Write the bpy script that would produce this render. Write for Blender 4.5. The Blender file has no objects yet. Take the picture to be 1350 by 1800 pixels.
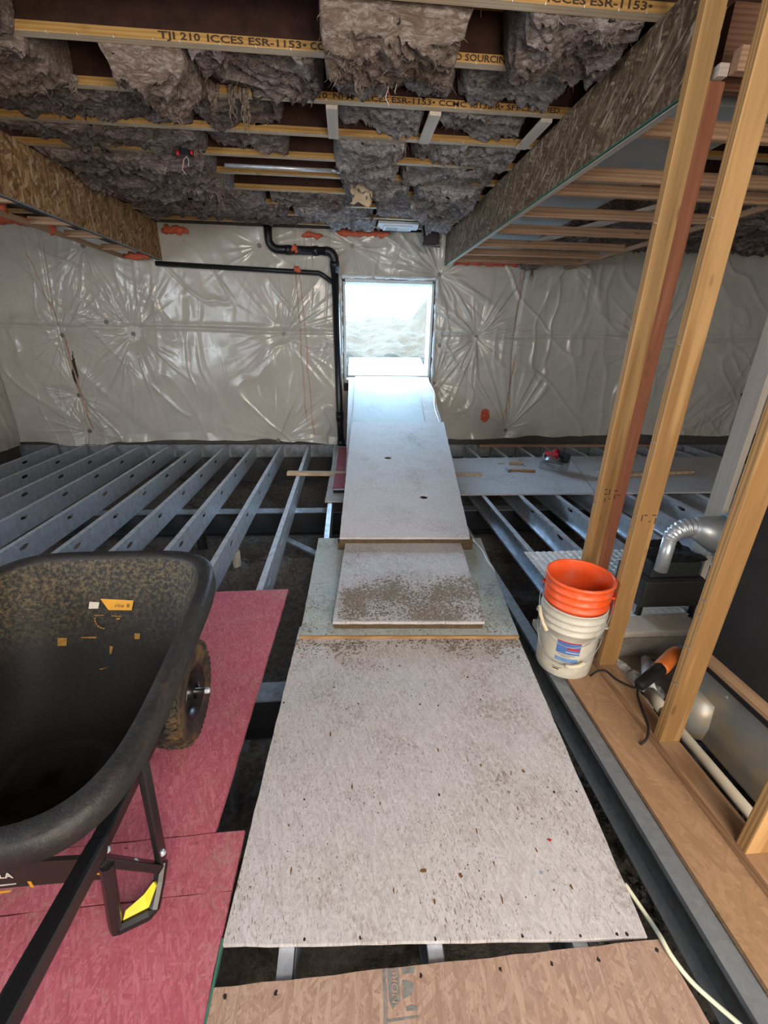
import bpy, bmesh, math, random
import numpy as np
from mathutils import Vector, Matrix

# ---------------------------------------------------------------- camera, world, lights, exposure
S = bpy.context.scene
COL = S.collection
CAM_H = 1.56
def _cam():
    p, y, r = 0.383866, 0.0881728, -0.0202982
    F = np.array([math.sin(y), math.cos(y), 0]); R = np.array([math.cos(y), -math.sin(y), 0]); D = np.array([0, 0, -1.])
    f2 = math.cos(p)*F + math.sin(p)*D; d2 = math.cos(p)*D - math.sin(p)*F
    r3 = math.cos(r)*R + math.sin(r)*d2; d3 = math.cos(r)*d2 - math.sin(r)*R
    return r3, d3, f2
_r, _d, _f = _cam()
cd = bpy.data.cameras.new('camera'); cam = bpy.data.objects.new('camera', cd); COL.objects.link(cam)
cd.sensor_fit = 'VERTICAL'; cd.sensor_height = 36; cd.lens = 765/1800*36; cd.clip_start = 0.02; cd.clip_end = 200
cam.matrix_world = Matrix(((_r[0], -_d[0], -_f[0], 0), (_r[1], -_d[1], -_f[1], 0), (_r[2], -_d[2], -_f[2], CAM_H), (0, 0, 0, 1)))
S.camera = cam

w = bpy.data.worlds.new('sky'); S.world = w; w.use_nodes = True
bg = w.node_tree.nodes['Background']; bg.inputs[0].default_value = (0.50, 0.75, 1.0, 1); bg.inputs[1].default_value = 38.0

def area(name, loc, target, sx, sy, power, col):
    l = bpy.data.lights.new(name, 'AREA'); l.shape = 'RECTANGLE'; l.size = sx; l.size_y = sy; l.energy = power; l.color = col
    o = bpy.data.objects.new(name, l); COL.objects.link(o); o.location = loc
    o.rotation_euler = (Vector(target)-Vector(loc)).to_track_quat('-Z', 'Y').to_euler()
    return o
area('work_lamp', (0.7, -1.6, 2.45), (0.2, 3.2, 0.6), 2.2, 0.9, 122, (1.0, 0.94, 0.87))
area('warm_fill_low', (1.2, -1.9, 1.2), (0.2, 4.0, 2.4), 1.6, 0.9, 125, (1.0, 0.86, 0.70))  # added low fill behind the camera, brightens the ceiling from below
area('cool_fill_rear', (-3.6, -1.6, 1.9), (0.6, 2.4, 0.8), 1.6, 1.2, 45, (0.86, 0.92, 1.0))  # added unseen cool fill, the rear wall has no window
area('cool_fill_left', (-4.4, 0.7, 1.75), (1.3, 1.6, 1.2), 1.5, 1.1, 90, (0.84, 0.92, 1.0))  # added cool fill for the studs' left faces, no window in that wall
sl = bpy.data.lights.new('sun', 'SUN'); sl.energy = 26; sl.color = (1.0, .86, .66); sl.angle = .02
sun = bpy.data.objects.new('sun', sl); COL.objects.link(sun); sun.rotation_euler = Vector((.35, .55, -.85)).to_track_quat('-Z', 'Y').to_euler()

S.view_settings.view_transform = 'Standard'; S.view_settings.look = 'None'
S.view_settings.exposure = 0.0; S.view_settings.gamma = 1.0; S.view_settings.use_curve_mapping = False

random.seed(4); RNG = np.random.default_rng(7)

# ---------------------------------------------------------------- pixel helper: where a line of sight of the photo meets a plane
def P(x, y, X=None, Y=None, Z=None):
    v = (x-675)/765*_r + (y-900)/765*_d + _f
    t = (Z-CAM_H)/v[2] if Z is not None else (Y/v[1] if Y is not None else X/v[0])
    return Vector((v[0]*t, v[1]*t, CAM_H+v[2]*t))

# ---------------------------------------------------------------- mesh helpers
def link(name, me, m=None, parent=None, smooth=False):
    o = bpy.data.objects.new(name, me); COL.objects.link(o)
    if m is not None and not me.materials: me.materials.append(m)
    if smooth:
        me.polygons.foreach_set('use_smooth', [True]*len(me.polygons))
    if parent is not None: attach(o, parent)
    return o
def attach(o, parent):
    o.parent = parent
    off = WLOC.get(parent.name, Vector((0, 0, 0)))
    o.matrix_parent_inverse = Matrix.Translation(-off)
WLOC = {}
def mesh(name, V, Fc, m, parent=None, smooth=False):
    me = bpy.data.meshes.new(name); me.from_pydata([tuple(v) for v in V], [], [tuple(f) for f in Fc]); me.update()
    return link(name, me, m, parent, smooth)
def thing(name, label, cat, loc=(0, 0, 0), group=None, kind=None):
    o = bpy.data.objects.new(name, None); COL.objects.link(o); o.location = loc; o.empty_display_size = 0.1
    WLOC[o.name] = Vector(loc)
    return tag(o, label, cat, group, kind)
def tag(o, label, cat, group=None, kind=None):
    o['label'] = label; o['category'] = cat
    if group: o['group'] = group
    if kind: o['kind'] = kind
    return o
class MB:
    def __init__(s): s.V = []; s.F = []
    def add(s, V, F):
        n = len(s.V); s.V += [tuple(v) for v in V]; s.F += [tuple(i+n for i in f) for f in F]; return s
    def box(s, x0, x1, y0, y1, z0, z1):
        return s.add([(x0,y0,z0),(x1,y0,z0),(x1,y1,z0),(x0,y1,z0),(x0,y0,z1),(x1,y0,z1),(x1,y1,z1),(x0,y1,z1)],
                     [(0,3,2,1),(4,5,6,7),(0,1,5,4),(1,2,6,5),(2,3,7,6),(3,0,4,7)])
    def prism(s, top, n, t):                      # polygon top (list of Vector), thickness t along -n
        k = len(top); d = Vector(n)*t
        return s.add([Vector(p) for p in top]+[Vector(p)-d for p in top],
                     [tuple(range(k)), tuple(range(2*k-1, k-1, -1))]+[(i, i+k, (i+1) % k+k, (i+1) % k) for i in range(k)])
    def bar(s, a, b, wx, wy, up=(0, 0, 1)):       # rectangular bar from a to b
        a = Vector(a); b = Vector(b); d = (b-a).normalized(); u = Vector(up)
        if abs(d.dot(u)) > .98: u = Vector((0, 1, 0))
        r = d.cross(u).normalized()*wx/2; q = r.cross(d).normalized()*wy/2
        V = [a-r-q, a+r-q, a+r+q, a-r+q, b-r-q, b+r-q, b+r+q, b-r+q]
        return s.add(V, [(0,3,2,1),(4,5,6,7),(0,1,5,4),(1,2,6,5),(2,3,7,6),(3,0,4,7)])
    def tube(s, pts, r, n=10, cap=True):
        pts = [Vector(p) for p in pts]; k = len(pts); rr = r if isinstance(r, (list, tuple)) else [r]*k
        V = []; u = None
        for i, p in enumerate(pts):
            d = (pts[min(i+1, k-1)]-pts[max(i-1, 0)]).normalized()
            if u is None:
                u = d.orthogonal().normalized()
            u = (u-d*u.dot(d)).normalized(); v = d.cross(u)
            V += [p+(u*math.cos(2*math.pi*j/n)+v*math.sin(2*math.pi*j/n))*rr[i] for j in range(n)]
        F = [(i*n+j, i*n+(j+1) % n, (i+1)*n+(j+1) % n, (i+1)*n+j) for i in range(k-1) for j in range(n)]
        if cap: F += [tuple(range(n-1, -1, -1)), tuple(range((k-1)*n, k*n))]
        return s.add(V, F)
    def lathe(s, prof, c, n=40, axis='z', close=False):     # prof: (radius, along-axis)
        k = len(prof); V = []
        for r, h in prof:
            for j in range(n):
                a = 2*math.pi*j/n; ca, sa = r*math.cos(a), r*math.sin(a)
                V.append({'z': (c[0]+ca, c[1]+sa, c[2]+h), 'x': (c[0]+h, c[1]+ca, c[2]+sa), 'y': (c[0]+sa, c[1]+h, c[2]+ca)}[axis])
        F = [(i*n+j, i*n+(j+1) % n, (i+1)*n+(j+1) % n, (i+1)*n+j) for i in range(k-1) for j in range(n)]
        return s.add(V, F)
    def grid(s, V, nu, nv):
        return s.add(V, [(i*nv+j, (i+1)*nv+j, (i+1)*nv+j+1, i*nv+j+1) for i in range(nu-1) for j in range(nv-1)])
    def build(s, name, m, parent=None, smooth=False, bevel=0):
        if bevel:
            me = bpy.data.meshes.new(name); me.from_pydata(s.V, [], s.F); bm = bmesh.new(); bm.from_mesh(me)
            bmesh.ops.recalc_face_normals(bm, faces=bm.faces)
            bmesh.ops.bevel(bm, geom=list(bm.edges), offset=bevel, segments=2, profile=.6, affect='EDGES', clamp_overlap=True)
            bm.to_mesh(me); bm.free(); me.update(); return link(name, me, m, parent, smooth)
        o = mesh(name, s.V, s.F, m, parent, smooth)
        bm = bmesh.new(); bm.from_mesh(o.data); bmesh.ops.recalc_face_normals(bm, faces=bm.faces); bm.to_mesh(o.data); bm.free()
        return o
def gridmesh(name, V, nu, nv, m, parent=None, smooth=True, keep=None):     # fast numpy grid (V: nu*nv x 3)
    i, j = np.meshgrid(np.arange(nu-1), np.arange(nv-1), indexing='ij')
    a = (i*nv+j).ravel(); q = np.stack([a, a+nv, a+nv+1, a+1], 1)
    if keep is not None: q = q[keep.ravel()]
    me = bpy.data.meshes.new(name); me.vertices.add(len(V)); me.vertices.foreach_set('co', np.asarray(V, np.float32).ravel())
    me.loops.add(len(q)*4); me.loops.foreach_set('vertex_index', q.ravel().astype(np.int32))
    me.polygons.add(len(q)); me.polygons.foreach_set('loop_start', np.arange(0, len(q)*4, 4, dtype=np.int32))
    me.polygons.foreach_set('loop_total', np.full(len(q), 4, np.int32)); me.update(calc_edges=True); me.validate()
    return link(name, me, m, parent, smooth)

# vectorised gradient-ish value noise
_T = RNG.random(4096)
def _h(i, j, k): return _T[(i*73856093 ^ j*19349663 ^ k*83492791) & 4095]
def vn(x, y, z=0.0):
    x, y, z = np.broadcast_arrays(np.asarray(x, float), np.asarray(y, float), np.asarray(z, float))
    i, j, k = np.floor(x).astype(np.int64), np.floor(y).astype(np.int64), np.floor(z).astype(np.int64)
    u, v, t = x-i, y-j, z-k
    u, v, t = u*u*u*(u*(u*6-15)+10), v*v*v*(v*(v*6-15)+10), t*t*(3-2*t)
    r = 0
    for a in (0, 1):
        for b in (0, 1):
            for c in (0, 1):
                r = r+_h(i+a, j+b, k+c)*(u if a else 1-u)*(v if b else 1-v)*(t if c else 1-t)
    return r*2-1
def fbm(x, y, z=0.0, o=4):
    s = 0; a = 1.0
    for q in range(o):
        s = s+a*vn(x*2**q+q*17.3, y*2**q+q*5.1, z*2**q+q*9.7); a *= .5
    return s

# ---------------------------------------------------------------- materials
class N:
    def __init__(s, name, rough=.8, metal=0, spec=.3, coat=0):
        s.m = bpy.data.materials.new(name); s.m.use_nodes = True; s.t = s.m.node_tree
        s.b = s.t.nodes['Principled BSDF']; s.b.inputs['Roughness'].default_value = rough; s.b.inputs['Metallic'].default_value = metal
        s.b.inputs['Specular IOR Level'].default_value = spec; s.b.inputs['Coat Weight'].default_value = coat
        s.tc = s.t.nodes.new('ShaderNodeTexCoord').outputs['Object']
    def n(s, ty, **k):
        o = s.t.nodes.new('ShaderNode'+ty)
        for a, b in k.items(): setattr(o, a, b)
        return o
    def l(s, a, b): s.t.links.new(a, b)
    def mapping(s, rot=(0, 0, 0), sc=(1, 1, 1), loc=(0, 0, 0), src=None):
        o = s.n('Mapping', vector_type='TEXTURE'); sc = tuple(1/q for q in sc); o.inputs['Rotation'].default_value = rot; o.inputs['Scale'].default_value = sc; o.inputs['Location'].default_value = loc
        s.l(src or s.tc, o.inputs[0]); return o.outputs[0]
    def noise(s, sc, det=4, src=None, rough=.6, dist=0):
        o = s.n('TexNoise'); o.inputs['Scale'].default_value = sc; o.inputs['Detail'].default_value = det
        o.inputs['Roughness'].default_value = rough; o.inputs['Distortion'].default_value = dist
        s.l(src or s.tc, o.inputs['Vector']); return o.outputs[0]
    def ramp(s, src, *stops):
        o = s.n('ValToRGB'); e = o.color_ramp.elements
        while len(e) < len(stops): e.new(.5)
        for q, (p, c) in zip(e, stops):
            q.position = p; q.color = (c if isinstance(c, tuple) else (c, c, c))+(1,)
        s.l(src, o.inputs[0]); return o.outputs[0]
    def mix(s, f, a, b, mode='MIX'):
        o = s.n('Mix', data_type='RGBA', blend_type=mode)
        for sock, v in ((o.inputs[0], f), (o.inputs[6], a), (o.inputs[7], b)):
            if isinstance(v, (int, float)): sock.default_value = v
            elif isinstance(v, tuple): sock.default_value = v+(1,)
            else: s.l(v, sock)
        return o.outputs[2]
    def math(s, op, a, b=0.0):
        o = s.n('Math', operation=op)
        for q, v in zip(o.inputs, (a, b)):
            if isinstance(v, (int, float)): q.default_value = v
            else: s.l(v, q)
        return o.outputs[0]
    def col(s, c):
        if isinstance(c, tuple): s.b.inputs['Base Color'].default_value = c+(1,)
        else: s.l(c, s.b.inputs['Base Color'])
        return s
    def rough(s, c): s.l(c, s.b.inputs['Roughness']); return s
    def bump(s, h, st=.3, d=.01):
        o = s.n('Bump'); o.inputs['Strength'].default_value = st; o.inputs['Distance'].default_value = d
        s.l(h, o.inputs['Height']); s.l(o.outputs[0], s.b.inputs['Normal']); return s
def osb(name, stops, plane='xy', L=.085, W=.016, paint=None, pf=.6, dirt=.3, dirtc=(.17, .12, .08), rough=.75, fleck=.6, dirt_sc=2.2, ang=0, fleckc=(.15, .095, .055)):
    k = N(name, rough, 0, .25)
    lay = []
    for q, a in enumerate((15+ang, -35+ang, 75+ang)):
        a = math.radians(a)
        if plane == 'xy': mp = k.mapping((0, 0, a), (1/W, 1/L, 3), (q*3.7, q*1.3, q))
        else: mp = k.mapping((a, 0, 0), (3, 1/W, 1/L), (q, q*3.7, q*1.3))
        # warp a little so the strands are not perfect cells
        v = k.n('TexVoronoi'); v.inputs['Scale'].default_value = 1.0; k.l(mp, v.inputs['Vector'])
        sp = k.n('SeparateColor'); k.l(v.outputs['Color'], sp.inputs[0]); lay.append((sp.outputs[0], sp.outputs[1], v.outputs['Distance']))
    f1 = k.math('GREATER_THAN', lay[0][1], .55); f2 = k.math('GREATER_THAN', lay[1][1], .5)
    v = k.mix(f1, k.mix(f2, lay[2][0], lay[1][0]), lay[0][0])
    c = k.ramp(v, *stops)
    g = k.noise(60, 3, k.mapping((0, 0, .3), (1, .25, .25) if plane == 'xy' else (.25, 1, .25)))
    c = k.mix(.35, c, k.ramp(g, (.3, .35), (.7, .95)), 'MULTIPLY')
    if paint:
        c = k.mix(k.ramp(k.noise(9, 5), (.25, pf*.8), (.7, min(1, pf*1.15))), c, paint)
    rot = lambda d: (0, 0, math.radians(d)) if plane == 'xy' else (math.radians(d), 0, 0)
    szs = lambda w_, l_: (1/w_, 1/l_, 12) if plane == 'xy' else (12, 1/w_, 1/l_)
    if fleck:
        cl = k.ramp(k.noise(4.5, 4), (.38, .25), (.62, 1.0))
        f_a = k.ramp(k.noise(1, 3, k.mapping(rot(8), szs(.0045, .017)), dist=.6), (.585, 0.0), (.66, 1.0))
        f_b = k.ramp(k.noise(1, 3, k.mapping(rot(-32), szs(.0035, .014)), dist=.6), (.61, 0.0), (.68, 1.0))
        f_c = k.ramp(k.noise(1, 2, k.mapping(rot(20), szs(.004, .022)), dist=.4), (.62, 0.0), (.72, .55))
        c = k.mix(k.math('MULTIPLY', f_c, fleck), c, tuple(min(1, q*1.25) for q in stops[-1][1]))
        c = k.mix(k.math('MULTIPLY', k.math('MULTIPLY', k.math('MAXIMUM', f_a, f_b), cl), fleck), c, fleckc)
    if dirt:
        dm = k.ramp(k.noise(dirt_sc, 7, rough=.72), (.50, 0.0), (.72, 1.0))
        dm = k.math('MULTIPLY', dm, k.ramp(k.noise(70, 4), (.40, 0.0), (.6, 1.0)))
        c = k.mix(k.math('MULTIPLY', dm, dirt), c, dirtc)
    k.col(c).bump(k.mix(.5, v, g), .25, .003)
    return k.m
def lumber(name, a, b, axis='z', knot=(.16, .08, .03), rough=.6, sc=1.0):
    k = N(name, rough, 0, .25)
    s = {'z': (9, 9, .55), 'x': (.55, 9, 9), 'y': (9, .55, 9)}[axis]
    mp = k.mapping(sc=tuple(q*sc for q in s))
    wv = k.n('TexNoise'); wv.inputs['Scale'].default_value = 3; wv.inputs['Detail'].default_value = 3; wv.inputs['Distortion'].default_value = 1.2; k.l(mp, wv.inputs['Vector'])
    g = k.n('TexWave', wave_type='RINGS'); g.inputs['Scale'].default_value = 2.6; g.inputs['Distortion'].default_value = 4.5; g.inputs['Detail'].default_value = 2; k.l(mp, g.inputs['Vector'])
    c = k.mix(k.ramp(g.outputs[1], (.25, 0.0), (.9, .8)), a, b)
    c = k.mix(.35, c, k.ramp(wv.outputs[0], (.35, .62), (.65, 1.0)), 'MULTIPLY')
    ks = {'z': (10, .9, 3.4), 'x': (3.4, .9, 10), 'y': (10, 3.4, .9)}[axis]
    v = k.n('TexVoronoi'); v.inputs['Scale'].default_value = 1; k.l(k.mapping(sc=ks), v.inputs['Vector'])
    c = k.mix(k.ramp(v.outputs['Distance'], (.06, .8), (.13, 0.0)), c, knot)
    k.col(c).bump(wv.outputs[0], .12, .004)
    return k.m
def plain(name, c, rough=.7, metal=0, spec=.4, nz=.15, sc=30, bump=0, coat=0):
    k = N(name, rough, metal, spec, coat); n = k.noise(sc, 4)
    k.col(k.mix(nz, c, k.ramp(n, (.3, tuple(q*.35 for q in c)), (.7, tuple(min(1, q*1.3) for q in c)))))
    if bump: k.bump(n, bump, .006)
    return k.m

M = {}
M['board'] = osb('weathered_osb', ((.0, (.30, .245, .21)), (.5, (.47, .42, .39)), (1, (.62, .58, .56))), paint=(.53, .515, .535), pf=.6, dirt=1.0, dirtc=(.23, .18, .13), fleck=.95, L=.042, W=.0065)
M['board_pale'] = osb('pale_osb', ((.0, (.40, .37, .36)), (.5, (.50, .47, .46)), (1, (.60, .58, .57))), paint=(.55, .54, .56), pf=.70, dirt=.65, fleck=.75, ang=40, L=.05, W=.008)
M['board_dirty'] = osb('dirty_osb', ((.0, (.28, .24, .20)), (.5, (.45, .41, .38)), (1, (.58, .55, .52))), paint=(.47, .49, .48), pf=.6, dirt=1.0, fleck=.9, dirt_sc=3.0, ang=20, L=.045, W=.007)
M['board_teal'] = osb('teal_grey_osb', ((.0, (.27, .26, .22)), (.5, (.41, .42, .38)), (1, (.54, .55, .50))), paint=(.40, .45, .44), pf=.65, dirt=1.0, fleck=.9, dirt_sc=3.0, ang=60, L=.045, W=.007)
M['board_blue'] = osb('bluish_osb', ((.0, (.42, .44, .45)), (.5, (.50, .54, .55)), (1, (.60, .64, .65))), paint=(.48, .56, .57), pf=.78, dirt=.4, fleck=.5, ang=-10, L=.05, W=.008)
M['board_tan'] = osb('tan_osb', ((.0, (.22, .105, .062)), (.45, (.36, .205, .135)), (1, (.50, .34, .24))), dirt=.25, fleck=.6, ang=-20, L=.07, W=.0095, paint=(.37, .27, .22), pf=.5)
M['red'] = osb('red_osb', ((.0, (.24, .035, .05)), (.5, (.40, .09, .12)), (1, (.55, .21, .245))), paint=(.42, .105, .14), pf=.6, dirt=.9, dirtc=(.36, .24, .20), fleck=.75, fleckc=(.20, .05, .05), ang=10, L=.034, W=.0062, dirt_sc=4.0)
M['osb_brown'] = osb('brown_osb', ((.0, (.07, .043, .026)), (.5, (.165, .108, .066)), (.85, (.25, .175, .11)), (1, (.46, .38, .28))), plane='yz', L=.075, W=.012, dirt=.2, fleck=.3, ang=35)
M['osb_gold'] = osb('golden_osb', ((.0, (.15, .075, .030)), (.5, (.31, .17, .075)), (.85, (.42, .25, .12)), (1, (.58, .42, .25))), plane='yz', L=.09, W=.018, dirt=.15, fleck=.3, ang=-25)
M['osb_floor'] = osb('subfloor_osb', ((.0, (.24, .135, .07)), (.5, (.35, .21, .115)), (1, (.45, .29, .17))), paint=(.34, .205, .115), pf=.6, dirt=.5, fleck=.2, dirtc=(.14, .08, .04))
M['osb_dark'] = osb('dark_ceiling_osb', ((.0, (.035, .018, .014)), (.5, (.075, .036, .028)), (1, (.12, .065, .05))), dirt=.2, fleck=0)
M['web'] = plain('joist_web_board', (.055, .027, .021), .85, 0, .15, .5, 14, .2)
M['flange'] = lumber('yellow_flange', (.46, .27, .085), (.33, .18, .055), 'x', knot=(.30, .16, .05))
M['stud'] = lumber('fir_stud', (.46, .275, .115), (.28, .145, .05), 'z')
M['stud_red'] = lumber('red_stud', (.33, .135, .075), (.24, .085, .045), 'z')
M['stud_x'] = lumber('fir_lumber_across', (.56, .42, .28), (.44, .30, .18), 'x')
M['rung'] = lumber('rung_lumber', (.42, .27, .17), (.30, .17, .10), 'x')
M['stud_y'] = lumber('fir_lumber_along', (.46, .31, .19), (.36, .22, .12), 'y')
M['white_wood'] = lumber('pale_lumber', (.58, .52, .44), (.50, .43, .35), 'y', knot=(.4, .3, .2))
M['white_stud'] = lumber('pale_stud', (.58, .53, .47), (.50, .44, .37), 'z')
def galv(name, c, rough=.32):
    k = N(name, rough, .6, .5); n = k.noise(14, 5); v = k.n('TexVoronoi'); v.inputs['Scale'].default_value = 55; k.l(k.tc, v.inputs['Vector'])
    sp = k.n('SeparateColor'); k.l(v.outputs['Color'], sp.inputs[0])
    c1 = k.mix(k.ramp(n, (.35, 0.0), (.7, .6)), c, tuple(q*.55 for q in c))
    k.col(k.mix(.18, c1, k.ramp(sp.outputs[0], (0, .3), (1, 1.0)), 'MULTIPLY')).rough(k.ramp(n, (.3, rough*.8), (.7, rough*1.5)))
    return k.m
M['steel'] = galv('galvanised_steel', (.72, .79, .88), .38)
M['steel_dull'] = galv('dull_steel', (.33, .36, .39), .5)
M['duct'] = galv('duct_metal', (.60, .65, .69), .34)
M['duct_matt'] = plain('matt_duct_metal', (.36, .41, .44), .5, .35, .5, .15, 3)
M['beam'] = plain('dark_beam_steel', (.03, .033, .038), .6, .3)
def poly_mat(name, c):
    k = N(name, .22, 0, .6); n = k.noise(3.5, 4); n2 = k.noise(40, 3)
    cc = k.mix(k.ramp(n, (.3, 0.0), (.75, .55)), c, tuple(q*.72 for q in c))
    k.col(cc).rough(k.ramp(n2, (.3, .15), (.75, .32)))
    k.bump(k.noise(9, 3, k.mapping(sc=(1, 1, .35)), dist=1.0), .12, .006)
    return k.m
M['poly'] = poly_mat('white_poly_sheet', (.53, .515, .47))
M['poly_grey'] = poly_mat('grey_poly_sheet', (.44, .43, .425))
M['concrete'] = plain('concrete', (.085, .08, .076), .9, 0, .2, .3, 8, .2)
M['washer'] = plain('washer_metal', (.20, .20, .19), .5, .6)
M['foam'] = plain('orange_foam', (.62, .13, .065), .7, 0, .3, .35, 18, .6)
M['stain'] = plain('orange_stain', (.47, .29, .21), .5, 0, .4, .5, 25)
M['dirt'] = None
def dirt_mat(name, a, b, c):
    k = N(name, .95, 0, .15); n = k.noise(2.2, 6); n2 = k.noise(28, 6, rough=.7)
    k.col(k.mix(.6, k.mix(k.ramp(n, (.3, 0.0), (.7, 1.0)), a, b), k.mix(k.ramp(n2, (.35, 0.0), (.7, 1.0)), tuple(q*.5 for q in a), c)))
    k.bump(n2, .7, .03); return k.m
M['dirt'] = dirt_mat('dark_dirt', (.11, .10, .092), (.21, .19, .17), (.28, .255, .23))
M['sand'] = dirt_mat('sandy_soil', (.024, .019, .012), (.033, .027, .018), (.043, .036, .026))
M['frame'] = plain('white_frame', (.62, .66, .68), .45, 0, .4, .1, 12)

YB = 6.70            # inner face of the back wall
JB = 2.82            # underside of the ceiling joists
XL, XR, YR = -4.78, 7.3, -2.6

# ---- ground under the floor frame
nx, ny = 300, 220
gx, gy = np.meshgrid(np.linspace(XL, XR, nx), np.linspace(YR, YB, ny), indexing='ij')
gz = -.64+.10*fbm(gx*.9, gy*.9, 1)+.06*fbm(gx*3.2, gy*3.2, 2)+.035*np.abs(fbm(gx*9, gy*9, 3))
gz -= .16*np.exp(-((gx+.2)**2/1.2+(gy-2.6)**2/.5))
gz += .20*np.exp(-((gx+.9)**2/1.6+(gy-3.72)**2/.10))
fl = gridmesh('floor', np.stack([gx, gy, gz], -1).reshape(-1, 3), nx, ny, M['dirt'])
tag(fl, 'dark lumpy bare dirt ground below the open steel joists', 'ground', kind='structure')

# ---- walls
wb = MB(); OX0, OX1, OZ0, OZ1 = -.035, 1.225, .93, 2.27
wb.box(XL-.25, OX0, YB, YB+.25, -.9, 3.1).box(OX1, XR+.25, YB, YB+.25, -.9, 3.1).box(OX0, OX1, YB, YB+.25, -.9, OZ0).box(OX0, OX1, YB, YB+.25, OZ1, 3.1)
tag(wb.build('wall_back', M['concrete']), 'grey concrete back wall with a square opening to outdoors', 'wall', kind='structure')
tag(MB().box(XL-.25, XL, YR-.2, YB, -.9, 3.1).build('wall_left', M['concrete']), 'grey concrete wall on the left behind plastic sheeting', 'wall', kind='structure')
tag(MB().box(XR, XR+.25, YR-.2, YB, -.9, 3.1).build('wall_right', M['concrete']), 'dark concrete wall far right beyond the studs', 'wall', kind='structure')
tag(MB().box(XL-.25, XR+.25, YR-.25, YR, -.9, 3.1).build('wall_front', M['concrete']), 'concrete wall behind the camera', 'wall', kind='structure')
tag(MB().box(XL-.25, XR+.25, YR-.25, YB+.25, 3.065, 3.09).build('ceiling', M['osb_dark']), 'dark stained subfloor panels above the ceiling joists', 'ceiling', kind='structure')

# ---- window opening lining
win = thing('window_1', 'square bright opening with white lined edges in back wall', 'opening', (.6, YB, OZ0), kind='structure')
MB().box(OX0, OX0+.035, YB-.05, YB+.27, OZ0, OZ1).build('jamb', M['frame'], win, bevel=.006)
MB().box(OX1-.035, OX1, YB-.05, YB+.27, OZ0, OZ1).build('jamb', M['frame'], win, bevel=.006)
MB().box(OX0, OX1, YB-.05, YB+.27, OZ1-.04, OZ1).build('head', M['frame'], win, bevel=.006)
MB().box(OX0, OX1, YB-.02, YB+.27, OZ0-.02, OZ0+.03).build('sill', M['frame'], win, bevel=.006)
for a, b in (((OX0-.03, YB-.07, 2.30), (OX1+.03, YB-.07, 2.30)), ((OX0-.035, YB-.065, OZ0-.1), (OX0-.035, YB-.065, 2.31)), ((OX1+.035, YB-.065, OZ0-.1), (OX1+.035, YB-.065, 2.31))):
    a, b = Vector(a), Vector(b); pts = []; rr = []
    for q in range(26):
        t = q/25; p = a.lerp(b, t)+Vector((random.uniform(-.006, .006), random.uniform(-.006, .004), random.uniform(-.006, .006))); pts.append(p); rr.append(.022+random.uniform(-.007, .007))
    MB().tube(pts, rr, 9).build('sheet_fold', M['frame'], win, smooth=True)

# ---- poly sheeting on the walls: quilted, pulled in at the washers, pleats fanning out of them
def wrinkle(u, v, pins, hseams, vseams):
    d = .075+.020*fbm(u*1.1, v*1.1, 5, 3)
    wz = .5+.5*np.clip(vn(u*.9+3, v*.9, 41)*1.6, -1, 1)                 # calm and busy patches
    n = fbm(u*3.4+.5*fbm(u*1.3, v*1.3, 8, 2), v*.55, 11, 2); d = d+.016*wz*np.maximum(0, 1-np.abs(n)*3.6)**1.5
    n = fbm(u*1.7+v*1.5, v*.8-u*.5, 21, 2); d = d+.014*np.maximum(0, 1-np.abs(n)*5.0)**1.5
    d = d+.004*wz*fbm(u*9, v*3, 31, 2)
    for i, (pu, pv, A, R) in enumerate(pins):
        du, dv = u-pu, v-pv; r = np.sqrt(du*du+dv*dv)+1e-4; th = np.arctan2(dv, du)
        d = d-.055*A*np.exp(-(r/.16)**2)-.018*A*np.exp(-(r/.42)**2)
        ct, st = np.cos(th), np.sin(th); fq = 4.2
        n = vn(ct*fq+i*7.1, st*fq+i*3.3, r*1.1)+.55*vn(ct*fq*2.3+i, st*fq*2.3, r*1.6+4)
        ridge = np.maximum(0, 1-np.abs(n)*2.6)
        d = d+.034*A*ridge*np.exp(-(r/R/1.25)**2)*(1-np.exp(-(r/.09)**2))*np.clip(.55+.9*vn(ct*1.3+i*9, st*1.3, 3), 0.12, 1.2)
    for zs, dep in hseams: d = d-dep*np.exp(-((v-zs-.012*np.sin(u*2.1))/.022)**2)+.010*np.exp(-((v-zs-.05)/.03)**2)
    for xs, dep in vseams: d = d-dep*np.exp(-((u-xs-.03*np.sin(v*3))/.02)**2)
    return np.maximum(d, .006)
PINS_B = [(-2.90, 1.525, 1.0, .55), (-.872, 1.563, 1.0, .62), (-3.20, 1.666, .35, .3), (-3.82, 1.49, .8, .45), (-3.80, .70, .6, .35), (-3.76, .19, .7, .4),
          (-1.11, 2.62, .4, .4), (1.88, 1.577, 1.0, .62), (1.29, 2.36, .9, .7), (.095, 2.66, .45, .4), (1.34, 1.45, .5, .3), (1.30, .92, .9, .6), (-.12, 1.48, .3, .3),
          (2.49, .22, .9, .9), (-1.05, .06, .7, .6), (-3.3, 2.55, .5, .7), (4.55, 1.50, .9, .6), (3.1, 2.6, .5, .5), (6.3, .8, .8, .7), (5.2, .25, .6, .6)]
ux = np.concatenate([np.arange(XL+.02, 3.0, .0105), np.arange(3.0, XR, .02)]); vz = np.arange(0.0, 1.0001, 1/262)
U, T = np.meshgrid(ux, vz, indexing='ij')
zbot = .0+.05*fbm(U*1.3, U*0+2, 3, 3)+np.where(U > 1.3, .05+.035*np.clip(U-1.3, 0, 3), 0)+.05*np.exp(-((U+1.9)/.9)**2)
Z = zbot+(2.83-zbot)*T
Dd = wrinkle(U, Z, PINS_B, [(1.60, .020)], [(-3.82, .03), (2.46, .03)])
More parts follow.
